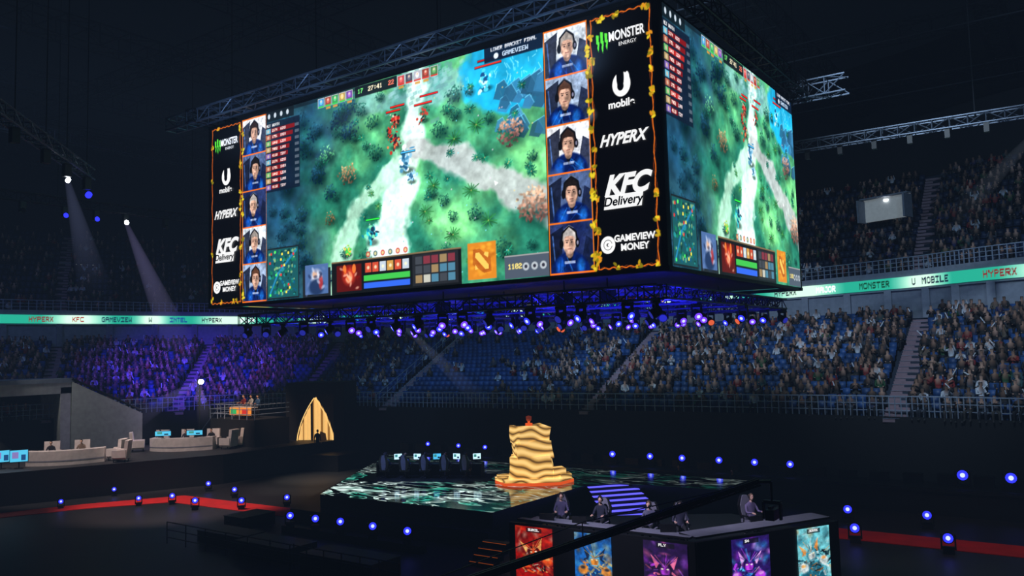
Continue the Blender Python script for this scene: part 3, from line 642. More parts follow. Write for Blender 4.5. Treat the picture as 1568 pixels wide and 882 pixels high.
# aisle stairs
b=MB()
for q in AISLES:
    for (Pf,Pb,nrow,z0,z1,up) in((PF,PB,NR1,4.3,10.2,0),(PF,PB,NR2,13.3,23.5,1)):
        f=Vector(cat(Pf,np.array([q]))[0]);bb=Vector(cat(Pb,np.array([q]))[0])
        if up: d=(bb-f).normalized();f,bb=bb+d*.3,bb+d*17
        d=(bb-f);a=math.atan2(d.y,d.x);st=d.length/nrow;rz=(z1-z0)/nrow
        for i in range(nrow*2):
            c=f+d*((i+.5)/(nrow*2));zt=z0+rz*(i//2)+(rz/2 if i%2 else 0)+.02
            b.box((c.x,c.y,zt-.08),(st/2,1.25,.2),M_aisle,a)
            if up==0 and i%2==0: b.box((c.x-d.x/d.length*st*.24,c.y-d.y/d.length*st*.24,zt+.025),(.08,1.25,.015),M_rail,a)
b.obj('aisle_stairs')
b=MB()
for q,off in((5.55,.8),(5.55,-.8)):
    f=Vector(cat(PF,np.array([q]))[0]);bb=Vector(cat(PB,np.array([q]))[0]);d=bb-f;n=Vector((-d.y,d.x)).normalized()*off
    for i in range(9):
        a=f+d*(i/10)+n;c=f+d*((i+1)/10)+n;za=4.4+5.9*i/10;zc=4.4+5.9*(i+1)/10
        b.tube((a.x,a.y,za),(a.x,a.y,za+1),.035,M_rail,5);b.tube((a.x,a.y,za+1),(c.x,c.y,zc+1),.035,M_rail,5);b.tube((a.x,a.y,za+.5),(c.x,c.y,zc+.5),.025,M_rail,5)
b.obj('aisle_handrail')
def vom(x,y,z,rz,w=4.0,h=1.9):
    b=MB();mw=mat('portal_wall_glow',(.7,.7,.68),.8,em=(.8,.85,.88),es=.16,samp=False)  # wall glows by itself, light on the portal put into its material
    b.box((0,.5,0),(w,.2,h),mw);b.box((-w/2,0,-.1),(.16,1.2,h),M_fascia);b.box((w/2,0,-.1),(.16,1.2,h),M_fascia);b.box((0,.2,h/2+.02),(w+.2,.7,.10),M_fascia)
    b.box((0,.36,h/2-.3),(.35,.08,.08),M_wh);b.obj('stand_exit_portal',None,(x,y,z),rz)
vom(-13.0,72.4,19.6,-.35);vom(-91,46,18.6,1.2)

# ================================================================== ROOM
b=MB();b.box((-32,32,-.1),(140,130,.2),mat('arena_floor',(.10,.105,.115),.5,noise=.6,scale=.35));b.obj('floor')
b=MB();b.box((-32,32,36.2),(150,140,.4),mat('roof_haze_glow',(.05,.065,.085),.9,em=(.05,.08,.11),es=.12,noise=.5,scale=.2,samp=False));b.obj('ceiling')  # faint roof emission paints in the hazy lift of the blacks
b=MB();b.box((-32,-20,18),(150,.4,36),M_wallb);b.obj('wall_near')
b=MB();b.box((48,30,18),(.4,110,36),M_wallb);b.obj('wall_right')
b=MB()
for x in range(-95,35,13): b.truss((x,0,31.5),(x,92,31.5),1.6,M_dsteel,2.2,.08,.05)
for y in range(5,95,14): b.truss((-100,y,30),(35,y,30),1.2,M_dsteel,2.0,.07,.04)
b.obj('roof_trusses')
b=MB();b.truss((-13.5,47.9,20),(4,48.3,20),.55,M_steel,.8,.045,.025)
for i in range(9): x=-12.5+i*1.8;b.box((x,48,19.45),(.25,.3,.5),M_black)
b.tube((-1.0,48.1,19.3),(-1.1,48.0,19.15),.10,M_wh,12)
for x in(-13,-4,3): b.tube((x,48.1,20),(x,48.1,31),.03,M_dsteel,5)
b.obj('lighting_truss')
b=MB();b.truss((-30.5,11.6,18),(-40.4,20.9,18),.5,M_steel,.8,.045,.025)
for q in(.3,.55,.75,.97): p=Vector((-30.5,11.6,18)).lerp(Vector((-40.4,20.9,18)),q);b.box(p-Vector((0,0,.55)),(.3,.3,.6),M_black);b.tube(p,p+Vector((0,0,12)),.025,M_dsteel,5)
b.tube((-38.2,18.8,17.1),(-38.1,18.7,17.0),.10,M_wh,12);b.tube((-40.4,20.9,17.0),(-40.3,20.8,16.9),.15,M_blue,12)
b.obj('lighting_truss')
b=MB();b.truss((-50,12,18.3),(-50,34,18.3),.5,M_dsteel,.8,.04,.022)
for y,m in((24.4,M_blue),(26.3,M_blue),(28.2,M_wh),(22,M_black),(31,M_black)):
    b.box((-50,y,17.7),(.3,.3,.6),M_black);b.tube((-49.85,y,17.5),(-49.7,y-.05,17.42),.13,m,12)
for y in(14,24,33): b.tube((-50,y,18.3),(-50,y,31),.03,M_dsteel,5)
b.obj('lighting_truss')
b=MB()
for (p,q) in (((-60,4,22),(-86,30,22)),((-44,50,24),(-70,55,24)),((-60,15,25),(-60,55,25))): b.truss(p,q,.7,M_dsteel,1.1,.05,.03)
b.obj('catwalk_truss')

# ================================================================== STAGE
def deckmat():
    m=bpy.data.materials.new('stage_led_floor');m.use_nodes=True;nt=m.node_tree;N=nt.nodes;L=nt.links;B=N['Principled BSDF']
    B.inputs['Base Color'].default_value=(.012,.02,.025,1);B.inputs['Roughness'].default_value=.10
    tc=N.new('ShaderNodeTexCoord');mp=N.new('ShaderNodeMapping');mp.inputs['Scale'].default_value=(.34,1.0,1)
    L.new(tc.outputs['Object'],mp.inputs['Vector'])
    no=N.new('ShaderNodeTexNoise');no.inputs['Scale'].default_value=1.2;no.inputs['Detail'].default_value=2;no.inputs['Distortion'].default_value=1.2;L.new(mp.outputs[0],no.inputs['Vector'])
    r=N.new('ShaderNodeValToRGB');e=r.color_ramp.elements;e[0].position=.475;e[0].color=(0,0,0,1);e[1].position=.505;e[1].color=(1,1,1,1)
    k=e.new(.535);k.color=(.3,.3,.3,1);k=e.new(.58);k.color=(0,0,0,1);L.new(no.outputs['Fac'],r.inputs['Fac'])
    n2=N.new('ShaderNodeTexNoise');n2.inputs['Scale'].default_value=.5;L.new(tc.outputs['Object'],n2.inputs['Vector'])
    cr=N.new('ShaderNodeValToRGB');cr.color_ramp.elements[0].position=.40;cr.color_ramp.elements[0].color=(.03,.36,.25,1);cr.color_ramp.elements[1].position=.56;cr.color_ramp.elements[1].color=(.70,.90,.84,1);L.new(n2.outputs['Fac'],cr.inputs['Fac'])
    sx=N.new('ShaderNodeSeparateXYZ');L.new(tc.outputs['Object'],sx.inputs[0])
    a=N.new('ShaderNodeMapRange');a.inputs['From Min'].default_value=38.5;a.inputs['From Max'].default_value=33;a.inputs['To Max'].default_value=1.5;L.new(sx.outputs['Y'],a.inputs['Value'])
    a2=N.new('ShaderNodeMapRange');a2.inputs['From Min'].default_value=-22.3;a2.inputs['From Max'].default_value=-26.0;a2.inputs['To Min'].default_value=.2;L.new(sx.outputs['X'],a2.inputs['Value'])
    m1=N.new('ShaderNodeMath');m1.operation='MULTIPLY';L.new(a.outputs[0],m1.inputs[0]);L.new(a2.outputs[0],m1.inputs[1])
    ad=N.new('ShaderNodeMath');ad.operation='ADD';ad.inputs[1].default_value=.16;L.new(m1.outputs[0],ad.inputs[0])
    mm=N.new('ShaderNodeMixRGB');mm.blend_type='MULTIPLY';mm.inputs[0].default_value=1;L.new(r.outputs[0],mm.inputs[1]);L.new(cr.outputs[0],mm.inputs[2])
    L.new(mm.outputs[0],B.inputs['Emission Color']);L.new(ad.outputs[0],B.inputs['Emission Strength'])
    bp=N.new('ShaderNodeBump');bp.inputs['Strength'].default_value=.25;L.new(no.outputs['Fac'],bp.inputs['Height']);L.new(bp.outputs[0],B.inputs['Normal'])
    m.cycles.emission_sampling='NONE';return m
M_deck=deckmat()
deck=[(-33.3,29.5),(-22.3,29.8),(-22.2,38.2),(-20.9,39.3),(-14.6,39.8),(-14.6,43),(-41.6,43.5),(-38.5,38)]
b=MB();b.prism(deck,0,1.4,M_black,M_deck);b.prism([(-34.6,28.6),(-21.9,28.9),(-21.9,29.9),(-33.2,29.5),(-38.6,38),(-39.8,37.6)],0,.7,M_black)
b.obj('stage_platform')
Mst2=mat('stair_led_violet',(.1,.08,.4),em=(.38,.36,.98),es=1.4);b=MB()
A0=Vector((-22.15,38.0));A1=Vector((-20.45,40.0));B0=Vector((-17.9,33.0));B1=Vector((-15.9,35.4));n=10
for i in range(n):
    t0=i/n;t1=(i+1)/n;z=1.4-1.3*(i+1)/n+.05
    q=[A0.lerp(B0,t0),A0.lerp(B0,t1),A1.lerp(B1,t1),A1.lerp(B1,t0)]
    b.prism([(p.x,p.y) for p in q],0,z,M_black)
    q=[A0.lerp(B0,t0+.01),A0.lerp(B0,t0+.075),A1.lerp(B1,t0+.075),A1.lerp(B1,t0+.01)]
    b.prism([(p.x,p.y) for p in q],z+.005,z+.02,Mst2)
b.obj('stage_stairs')
def goldmat():
    m=bpy.data.materials.new('wavy_gold_stone_glow');m.use_nodes=True;nt=m.node_tree;N=nt.nodes;L=nt.links;B=N['Principled BSDF'];B.inputs['Roughness'].default_value=.35
    tc=N.new('ShaderNodeTexCoord');mp=N.new('ShaderNodeMapping');mp.inputs['Scale'].default_value=(.5,.5,.35);L.new(tc.outputs['Object'],mp.inputs['Vector'])
    no=N.new('ShaderNodeTexNoise');no.inputs['Scale'].default_value=1.0;no.inputs['Detail'].default_value=1.0;L.new(mp.outputs[0],no.inputs['Vector'])
    sx=N.new('ShaderNodeSeparateXYZ');L.new(tc.outputs['Object'],sx.inputs[0])
    m1=N.new('ShaderNodeMath');m1.operation='MULTIPLY';m1.inputs[1].default_value=4.6;L.new(no.outputs['Fac'],m1.inputs[0])
    m2=N.new('ShaderNodeMath');m2.operation='MULTIPLY_ADD';m2.inputs[1].default_value=2.5;L.new(sx.outputs['Z'],m2.inputs[0]);L.new(m1.outputs[0],m2.inputs[2])
    pp=N.new('ShaderNodeMath');pp.operation='PINGPONG';pp.inputs[1].default_value=.5;L.new(m2.outputs[0],pp.inputs[0])
    r=N.new('ShaderNodeValToRGB');e=r.color_ramp.elements
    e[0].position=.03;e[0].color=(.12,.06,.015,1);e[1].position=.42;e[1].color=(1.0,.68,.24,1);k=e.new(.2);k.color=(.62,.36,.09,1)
    L.new(pp.outputs[0],r.inputs['Fac']);L.new(r.outputs[0],B.inputs['Base Color']);L.new(r.outputs[0],B.inputs['Emission Color']);B.inputs['Emission Strength'].default_value=.85;return m  # bands also glow, projected light put into the stone colour
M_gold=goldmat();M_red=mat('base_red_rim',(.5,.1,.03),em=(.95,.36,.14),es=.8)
M_edge=mat('gold_edge_shadow',(.2,.1,.03),em=(.35,.2,.06),es=.3)
b=MB()
# three twisted square tiers with crisp corners and wavy rims
def block(z0,z1,hw0,hw1,hd0,hd1,ox,rot,wa,ph):
    N_=16;loop=[]
    for sgn in ((-1,-1,1,0),(1,-1,0,1),(1,1,-1,0),(-1,1,0,-1)):
        for i in range(N_): loop.append((sgn[0]+2*sgn[2]*i/N_,sgn[1]+2*sgn[3]*i/N_))
    lv=8;vs=[];c_,s_=math.cos(rot),math.sin(rot);n=len(loop)
    for j in range(lv+1):
        t=j/lv;hw=hw0+(hw1-hw0)*t;hd=hd0+(hd1-hd0)*t;tw=.10*math.sin(t*3.1+ph)
        for x,y in loop:
            X=x*hw+tw*.5;Y=y*hd;z=z0+(z1-z0)*t+wa*t*math.sin(x*2.2+y*1.3+ph)
            vs.append((ox+X*c_-Y*s_,X*s_+Y*c_,z))
    fs=[(j*n+i,j*n+(i+1)%n,(j+1)*n+(i+1)%n,(j+1)*n+i) for j in range(lv) for i in range(n)]+[tuple(range(lv*n,lv*n+n))]
    b.add(vs,fs,M_gold)
block(0,1.12,1.22,1.10,.95,.85,-.05,.10,.07,.3)
block(1.0,1.92,1.00,.96,.80,.76,.05,.34,.08,1.9)
block(1.8,2.72,.86,.93,.70,.74,-.05,.58,.07,3.6)
b.box((1.45,-.2,.22),(.7,1.0,.5),M_gold,.35);b.box((1.85,-.35,.08),(.6,.8,.24),M_gold,.3)
nb=9;ring=[(2.3*math.cos(2*math.pi*i/nb)*(1+.1*math.sin(i*2.3)),1.75*math.sin(2*math.pi*i/nb)*(1+.08*math.cos(i*3.1))) for i in range(nb)]
b.prism(ring,-.32,-.16,M_red,M_gold);b.prism([(x*.95,y*.95) for x,y in ring],-.16,-.02,M_gold)
zt=2.72
b.tube((-.1,0,zt),(-.1,0,zt+.14),.2,M_red,12);b.tube((-.1,0,zt+.1),(-.1,0,zt+.3),.05,M_red,8,.08)
Mtr=mat('trophy_bronze',(.55,.25,.15),.35,.7,em=(.6,.25,.18),es=.3)
b.add([(-.1+x*.62,y,zt+.24+z*.66) for x,z,y in [(-.26,.42,0),(0,.5,-.06),(.26,.42,0),(.24,.12,0),(0,-.06,-.05),(-.24,.12,0),(0,.2,-.14),(0,.2,.1)]],[(0,1,6),(1,2,6),(2,3,6),(3,4,6),(4,5,6),(5,0,6),(1,0,7),(2,1,7),(3,2,7),(4,3,7),(5,4,7),(0,5,7)],Mtr)
b.obj('trophy_pedestal',None,(-25.5,37.8,1.72),.45)

# ---- detailed person
BODY={}
def person(name,loc,rz,pose='sit',arms='desk',shirt=(.05,.07,.12),pants=(.05,.05,.07),hair=(.08,.06,.05),skin=(.78,.58,.47),headset=False,parent=None):
    key=(pose,arms)
    if key not in BODY:
        J,E=skeleton(pose,arms,True);J.pop('top');E=[e for e in E if 'top' not in e];J['head']=((0,.03,J['neck'][0][2]+.05),.05)
        V,l,s=skin_mesh(J,E,1);BODY[key]=(V,l,s,zones(V,J,E),J)
    V,l,s,z,J=BODY[key]
    pal=[shirt,pants,skin,hair,(.04,.04,.04)];b=MB();starts=list(s)+[len(l)]
    b.v=[tuple(v) for v in V];b.c=[tuple(lin(pal[k])) for k in z];b.mi(M_cloth)
    for i in range(len(s)): b.f.append(tuple(int(q) for q in l[starts[i]:starts[i+1]]));b.m.append(0)
    nz=J['neck'][0][2];c=Vector((0,.045,nz+.155))
    b.col=tuple(lin(skin));b.ball(c,(.076,.095,.115),M_cloth,14,10);b.ball(c+Vector((0,.03,-.065)),(.05,.06,.05),M_cloth,10,6)
    b.ball(c+Vector((0,.098,-.015)),(.014,.02,.026),M_cloth,8,5)
    for sx in(-1,1): b.ball(c+Vector((sx*.078,0,-.01)),(.012,.022,.03),M_cloth,8,5)
    b.col=(.01,.01,.01)
    for sx in(-1,1): b.ball(c+Vector((sx*.03,.086,.012)),(.012,.008,.007),M_cloth,8,5)
    b.col=tuple(lin((.55,.25,.22)));b.ball(c+Vector((0,.088,-.055)),(.024,.008,.006),M_cloth,8,5)
    b.col=tuple(lin(hair));b.ball(c+Vector((0,-.018,.028)),(.086,.098,.108),M_cloth,14,8);
    if headset:
        b.col=(.012,.012,.015)
        for sx in(-1,1): b.ball(c+Vector((sx*.09,0,0)),(.025,.045,.05),M_cloth,10,6)
        b.path([c+Vector((.1*math.cos(a),0,.01+.14*math.sin(a))) for a in np.linspace(0,math.pi,9)],.014,M_cloth)
    return b.obj(name,parent,loc,rz,smooth=True,colattr=True)
def chair(name,loc,rz,parent=None,c=(.05,.05,.06),tr=(.42,.42,.46)):
    k='gaming_chair_mesh'
    if k not in bpy.data.meshes:
        m=mat('chair_leather',c,.4);t=mat('chair_trim',tr,.5);b=MB()
        b.box((0,0,.45),(.5,.5,.1),m);b.box((-.24,0,.49),(.08,.46,.12),t);b.box((.24,0,.49),(.08,.46,.12),t)
        prof=[(-.2,.5),(-.27,.75),(-.3,1.0),(-.22,1.2),(-.13,1.36),(.13,1.36),(.22,1.2),(.3,1.0),(.27,.75),(.2,.5)]
        for y0,y1,mm,sc in((-.34,-.24,m,1),(-.25,-.2,t,.8),(-.36,-.33,t,.5)):
            vs=[(x*sc,y0-(z-.5)*.13,z) for x,z in prof]+[(x*sc,y1-(z-.5)*.13,z) for x,z in prof];n=len(prof)
            b.add(vs,[(i,(i+1)%n,n+(i+1)%n,n+i) for i in range(n)]+[tuple(range(n-1,-1,-1)),tuple(range(n,2*n))],mm)
        for sx in(-1,1): b.tube((sx*.3,-.05,.45),(sx*.3,-.05,.66),.025,m);b.box((sx*.3,.02,.68),(.08,.28,.04),m)
        b.tube((0,0,.1),(0,0,.42),.035,m)
        for i in range(5): a=i*1.2566;b.tube((0,0,.12),(.3*math.cos(a),.3*math.sin(a),.07),.025,m);b.ball((.3*math.cos(a),.3*math.sin(a),.035),.035,m,8,5)
        b.mesh(k)
    return add_obj(name,bpy.data.meshes.get(k),parent,loc,rz)
M_mon=mat('monitor_screen_glow',(.3,.5,.6),em=(.75,.9,.95),es=1.3);M_monb=mat('monitor_screen_blue',(.2,.5,.7),em=(.30,.72,.85),es=1.1)
def monitor(name,loc,rz,scr,parent=None,w=.62):
    b=MB();b.box((0,0,.36),(w,.05,.37),M_black);b.box((0,-.03,.36),(w-.05,.012,.32),scr)
    b.box((-w*.2,-.04,.40),(w*.3,.006,.16),mat('monitor_game_patch',(.2,.4,.35),em=(.25,.55,.5),es=.9));b.box((w*.2,-.04,.30),(w*.25,.006,.1),mat('monitor_dark_patch',(.1,.15,.2),em=(.1,.2,.3),es=.6))
    b.tube((0,.03,0),(0,.03,.25),.025,M_black);b.box((0,.03,.01),(.26,.2,.02),M_black)
    return b.obj(name,parent,loc,rz)
bt=empty('player_booth',(-31.7,36.0,1.4));u=Vector((4.7,2.2)).normalized();a0=math.atan2(u.y,u.x)
b=MB();b.box((0,.95,.74),(6.4,.8,.05),M_black);b.box((0,1.3,.37),(6.4,.06,.74),M_black)
for x in(-3.15,0,3.15): b.box((x,.95,.37),(.06,.7,.74),M_black)
b.prism([(-3.9,-1.2),(3.9,-1.2),(3.9,1.9),(-3.9,1.9)],0,.02,M_black);b.obj('desk',bt,(0,0,0))
bt.rotation_euler=(0,0,a0)
for i in range(5):
    x=-2.4+i*1.2
    chair('chair',(x,0,0.02),0,bt);person('player',(x,-.02,.04),0,'sit','desk',(.16,.24,.55),headset=True,parent=bt,hair=[(.1,.07,.05),(.5,.4,.25),(.08,.06,.05),(.3,.2,.1),(.06,.05,.05)][i])
    monitor('monitor',(x+.42,1.05,.765),[.35,-.1,.2,-.25,.3][i],M_mon if i!=2 else M_monb,bt,.5)
# ---------------- near team booth
nb_=empty('player_booth',(-13,28,0))
def nl(p): return (p[0]+13,p[1]-28,p[2] if len(p)>2 else 0)
W0=(-18.2,25.4);W1=(-10.9,25.6);W2=(-7.8,31.1)
b=MB();poly=[nl(W0)[:2],nl(W1)[:2],nl(W2)[:2],nl((-12.5,33.2))[:2],nl((-18.4,29.5))[:2]];b.prism(poly,0,1.65,M_black)
def wallseg(p,q,h,m=M_black,th=.14):
    p=Vector(p);q=Vector(q);c=(p+q)/2;d=q-p;b.box((*nl((c.x,c.y))[:2],h/2),(d.length,th,h),m,math.atan2(d.y,d.x))
wallseg(W0,W1,2.2);wallseg(W1,W2,2.2)
M_top=mat('desk_top_grey',(.42,.43,.46),.5)
def desk(p,q,dep,z=2.26):
    p=Vector(p);q=Vector(q);d=(q-p);n=Vector((-d.y,d.x)).normalized();P=[p,q,q+n*dep,p+n*dep];b.prism([nl((v.x,v.y))[:2] for v in P],z,z+.07,M_black,M_top)
desk((-17.9,25.45),(-11.1,25.6),.28);desk((-10.95,25.75),(-8.0,31.0),.9)
desk((-17.7,25.75),(-11.4,25.85),.75,2.18)
b.obj('booth_body',nb_)
def herocanvas(k):
    c=Cv(130,190,[(.60,.06,.04),(.08,.38,.70),(.14,.05,.26),(.16,.08,.38),(.45,.80,.84)][k]);R=random.Random(k)
    P=[[(1,.35,.12),(.65,.04,.04),(1,.75,.4),(.25,.02,.03),(.9,.85,.75)],[(1,.6,.2),(.05,.3,.6),(.05,.1,.2),(.35,.78,1),(.9,.8,.5)],[(.7,.22,.85),(.25,.08,.45),(.95,.45,.6),(.1,.04,.16),(.75,.4,1)],[(.8,.25,1),(.15,.5,.95),(.95,.7,1),(.1,.05,.35),(.3,.8,1)],[(.9,.95,.95),(.1,.4,.5),(1,.6,.25),(.3,.7,.8),(.05,.15,.2)]][k]
    for i in range(40): c.ell(R.uniform(0,130),R.uniform(0,190),R.uniform(8,30),R.uniform(6,18),R.choice(P),.45,.9,R.uniform(0,3))
    ox=R.uniform(-10,10);tl=R.uniform(-.35,.35)
    def T(x,y): x-=65;y-=110;return (65+ox+x*math.cos(tl)-y*math.sin(tl),110+x*math.sin(tl)+y*math.cos(tl))
    c.ell(65+ox,190,58,80,P[1],.95,.2)
    for i in range(90):
        a=R.uniform(0,6.28);q=R.uniform(10,62);x,y=T(65+q*math.cos(a),125+q*.9*math.sin(a));c.line([(x,y),(x+R.uniform(-22,22),y+R.uniform(-14,18))],R.uniform(2,8),tuple(np.array(R.choice(P))*R.uniform(.5,1.1)),.8)
    for s in(-1,1):
        c.ell(*T(65+s*40,128),22,20,P[0],.9,.4,s*.5);c.ell(*T(65+s*42,120),12,8,P[2],.8,.6);c.poly([T(65+s*16,72),T(65+s*40,44),T(65+s*26,90)],P[2],.85)
    c.ell(*T(65,92),22,27,tuple(np.array(P[3])*.8),1,.2);c.ell(*T(65,96),17,22,P[0],1,.4);c.ell(*T(70,98),9,17,tuple(np.array(P[0])*.5),.7,.8);c.ell(*T(57,90),4,2.5,(1,1,.8));c.ell(*T(73,90),4,2.5,(1,1,.8));c.line([T(50,82),T(62,86)],3,P[3]);c.line([T(80,82),T(68,86)],3,P[3]);c.line([T(57,110),T(73,110)],3,P[3])
    for i in range(14): x,y=T(R.uniform(25,105),R.uniform(35,75));c.line([(x,y),T(65,84)],2.5,R.choice(P),.5)
    n=fbm(190,130,10,4,k+20)[...,None];c.a*=(.6+.8*n)
    c.rect(40,5,92,20,(.03,.03,.04),.6);c.text(46,7,9,['SUMIL','KP','FLY','S4','JERAX'][k],(1,1,1));return c
def panel(k,p,q):
    c=herocanvas(k);a=c.a;d=Vector(q)-Vector(p);n=Vector((d.y,-d.x)).normalized()*.1
    X=np.linspace(0,1,130)[None,:]*np.ones((190,1));Z=np.linspace(2.12,.25,190)[:,None]*np.ones((1,130))
    G=np.stack([p[0]+13+n.x+X*d.x,p[1]-28+n.y+X*d.y,Z],-1);grid_mesh('portrait_panel',G,lin(np.clip(a,0,1)),M_led3,nb_)
L0=Vector(W0);L1=Vector(W1);L2=Vector(W2)
for k,(s0,s1) in enumerate([(.04,.26),(.385,.585),(.75,.965)]): p=L0.lerp(L1,s0);q=L0.lerp(L1,s1);panel(k,(p.x,p.y),(q.x,q.y))
for k,(s0,s1) in enumerate([(.22,.48),(.68,.92)]): p=L1.lerp(L2,s0);q=L1.lerp(L2,s1);panel(3+k,(p.x,p.y),(q.x,q.y))
for i,(x,y,r) in enumerate([(-16.9,27.0,.5),(-15.2,27.05,.15),(-13.2,27.0,.15),(-12.2,27.4,.5),(-10.55,30.0,1.0)]):
    rr=math.pi+r
    chair('chair',nl((x,y,1.65)),rr,nb_);person('player',nl((x,y,1.70)),rr,'sit','desk',[(.30,.28,.40),(.12,.13,.2),(.34,.34,.42),(.16,.16,.24),(.40,.36,.48)][i],headset=True,parent=nb_,skin=(.85,.68,.58),hair=[(.2,.13,.08),(.08,.06,.05),(.35,.25,.15),(.1,.08,.06),(.5,.4,.3)][i])
    d=Vector((math.sin(rr)*-1,math.cos(rr)));s=Vector((d.y,-d.x));m=(x+d.x*.95+s.x*.5,y+d.y*.95+s.y*.5);monitor('monitor',nl((m[0],m[1],1.98)),rr,M_monb,nb_,.55)
b=MB();Mamb=mat('step_edge_amber',(.5,.25,.05),em=(.8,.36,.10),es=.35)
for i in range(4): b.box((-20.4,26.6+.3*i,.10+.2*i),(1.3,.34,.2),M_black);b.box((-20.4,26.43+.3*i,.17+.2*i),(1.2,.02,.02),Mamb)
b.obj('side_steps')

# ---------------- left side : analyst platform
b=MB();b.prism([(-80,6),(-58,14),(-55,22),(-52,29),(-49.3,35),(-48.5,47),(-58,47),(-64,38),(-67,20),(-70,6)],0,2.0,M_black,mat('platform_carpet',(.16,.16,.17),.6,noise=.5));b.obj('analyst_platform')
M_sofa=mat('desk_white_laminate',(.82,.78,.76),.5)
def curved_desk(name,loc,rz,L=5.0):
    e=empty(name,loc);e.rotation_euler=(0,0,rz);b=MB();n=10
    for i in range(n):
        a0=-.5+i/n;a1=-.5+(i+1)/n;x0,x1=a0*L,a1*L;y0,y1=1.6*a0*a0*2,1.6*a1*a1*2
        b.add([(x0,y0,0),(x1,y1,0),(x1,y1,.92),(x0,y0,.92),(x0,y0+.8,0),(x1,y1+.8,0),(x1,y1+.8,.92),(x0,y0+.8,.92)],[(0,1,2,3),(5,4,7,6),(3,2,6,7),(0,3,7,4),(1,5,6,2)],M_sofa)
        b.add([(x0,y0-.012,.25),(x1,y1-.012,.25),(x1,y1-.012,.33),(x0,y0-.012,.33)],[(0,1,2,3)],mat('desk_stripe',(.5,.5,.55)))
    b.obj('desk_shell',e);return e
def armchair(loc,rz,parent):
    b=MB();b.box((0,0,.3),(.75,.7,.3),M_sofa);b.box((0,-.32,.68),(.75,.18,.9),M_sofa,M=Matrix.Rotation(.12,3,'X'));b.box((-.38,0,.45),(.14,.7,.4),M_sofa);b.box((.38,0,.45),(.14,.7,.4),M_sofa)
    for x in(-.3,.3):
        for y in(-.28,.28): b.tube((x,y,0),(x,y,.16),.025,M_black)
    o=b.obj('armchair',parent,loc,rz);o.scale=(1.25,)*3
e=curved_desk('analyst_desk',(-54.2,34.6,2.0),.62,4.6)
for x in(-1.2,1.1): monitor('monitor',(x,.5,.92),.1,M_monb,e,1.15);
armchair((-3.2,.9,0),-1.2,e);armchair((3.4,1.0,0),1.3,e);armchair((3.7,2.2,0),1.6,e)
for x,c in((-1.9,(.1,.1,.14)),(.0,(.2,.2,.24)),(1.9,(.08,.08,.1))): armchair((x,1.7,0),math.pi,e);person('analyst',(x,1.65,.05),math.pi,'sit','desk',c,parent=e,skin=(.85,.66,.55))
e=curved_desk('analyst_desk',(-54.6,26.8,2.0),.95,4.6)
for x,y,r in((-3.5,.1,.35),(-2.45,-.25,.1)):
    b=MB();b.box((0,0,.8),(1.05,.07,.8),M_black);b.box((0,-.04,.8),(.98,.02,.72),M_monb);b.box((-.2,-.055,.85),(.35,.01,.4),mat('display_pink_patch',(.4,.3,.5),em=(.55,.5,.75),es=.8));b.box((.25,-.055,.7),(.25,.01,.35),mat('display_navy_patch',(.1,.2,.4),em=(.1,.3,.5),es=.8));b.tube((0,.05,0),(0,.05,.5),.04,M_black);b.box((0,.05,.02),(.5,.4,.04),M_black);b.obj('display_stand_screen',e,(x,y,0),r)
armchair((3.0,1.2,0),1.2,e);armchair((3.4,.0,0),1.4,e)
for x,c in((-1.0,(.1,.1,.14)),(.8,(.5,.42,.35))): armchair((x,1.7,0),math.pi,e);person('analyst',(x,1.65,.05),math.pi,'sit','desk',c,parent=e,skin=(.85,.66,.55))
e=empty('caster_podium',(-53.3,40.2,2.0));b=MB();b.box((0,0,1.0),(5.4,3.2,2.0),M_wallb)
for k in(.4,.75,1.1):
    b.tube((-2.7,-1.6,2+k),(2.7,-1.6,2+k),.03,M_rail,5);b.tube((2.7,-1.6,2+k),(2.7,1.6,2+k),.03,M_rail,5);b.tube((-2.7,-1.6,2+k),(-2.7,1.6,2+k),.03,M_rail,5)
for x in np.linspace(-2.7,2.7,7): b.tube((x,-1.6,2),(x,-1.6,3.1),.03,M_rail,5)
for i in range(8): b.box((-2.85-.3*i,0,1.9-.25*i),(.32,1.2,.06),M_fascia)
for y in(-.6,.6): b.tube((-2.8,y,3.0),(-5.2,y,1.0),.03,M_rail,5);b.tube((-5.2,y,0),(-5.2,y,1.0),.03,M_rail,5);b.tube((-2.8,y,2),(-2.8,y,3.0),.03,M_rail,5)
b.obj('podium_frame',e);b=MB();b.box((.2,-.7,2.85),(2.6,.6,.06),M_sofa)
b.box((.2,-1.0,2.55),(2.6,.04,.56),mat('caster_desk_banner',(.8,.45,.15),em=(.9,.55,.2),es=.8));b.box((-.6,-1.03,2.55),(.7,.02,.4),mat('banner_green',(.1,.5,.3),em=(.2,.75,.4),es=.7));b.box((.8,-1.03,2.55),(.7,.02,.4),mat('banner_red',(.6,.1,.1),em=(.85,.2,.15),es=.7));b.obj('podium_desk',e)
for x,c in((-.6,(.45,.12,.1)),(.3,(.6,.6,.6)),(1.1,(.15,.3,.45))): person('caster',(x,-.05,2.0),math.pi,'stand','desk',c,parent=e,skin=(.85,.65,.5))
b=MB();b.tube((0,0,0),(0,0,4.7),.06,M_dsteel,8)
for a in(0,2.1,4.2): b.tube((0,0,.9),(.7*math.cos(a),.7*math.sin(a),0),.03,M_dsteel,6)
b.box((0,0,4.85),(.35,.5,.4),M_black);b.tube((.12,-.25,4.85),(.18,-.35,4.83),.2,M_wh,14);b.obj('followspot_stand',None,(-57.4,38.6,2.0),.8)
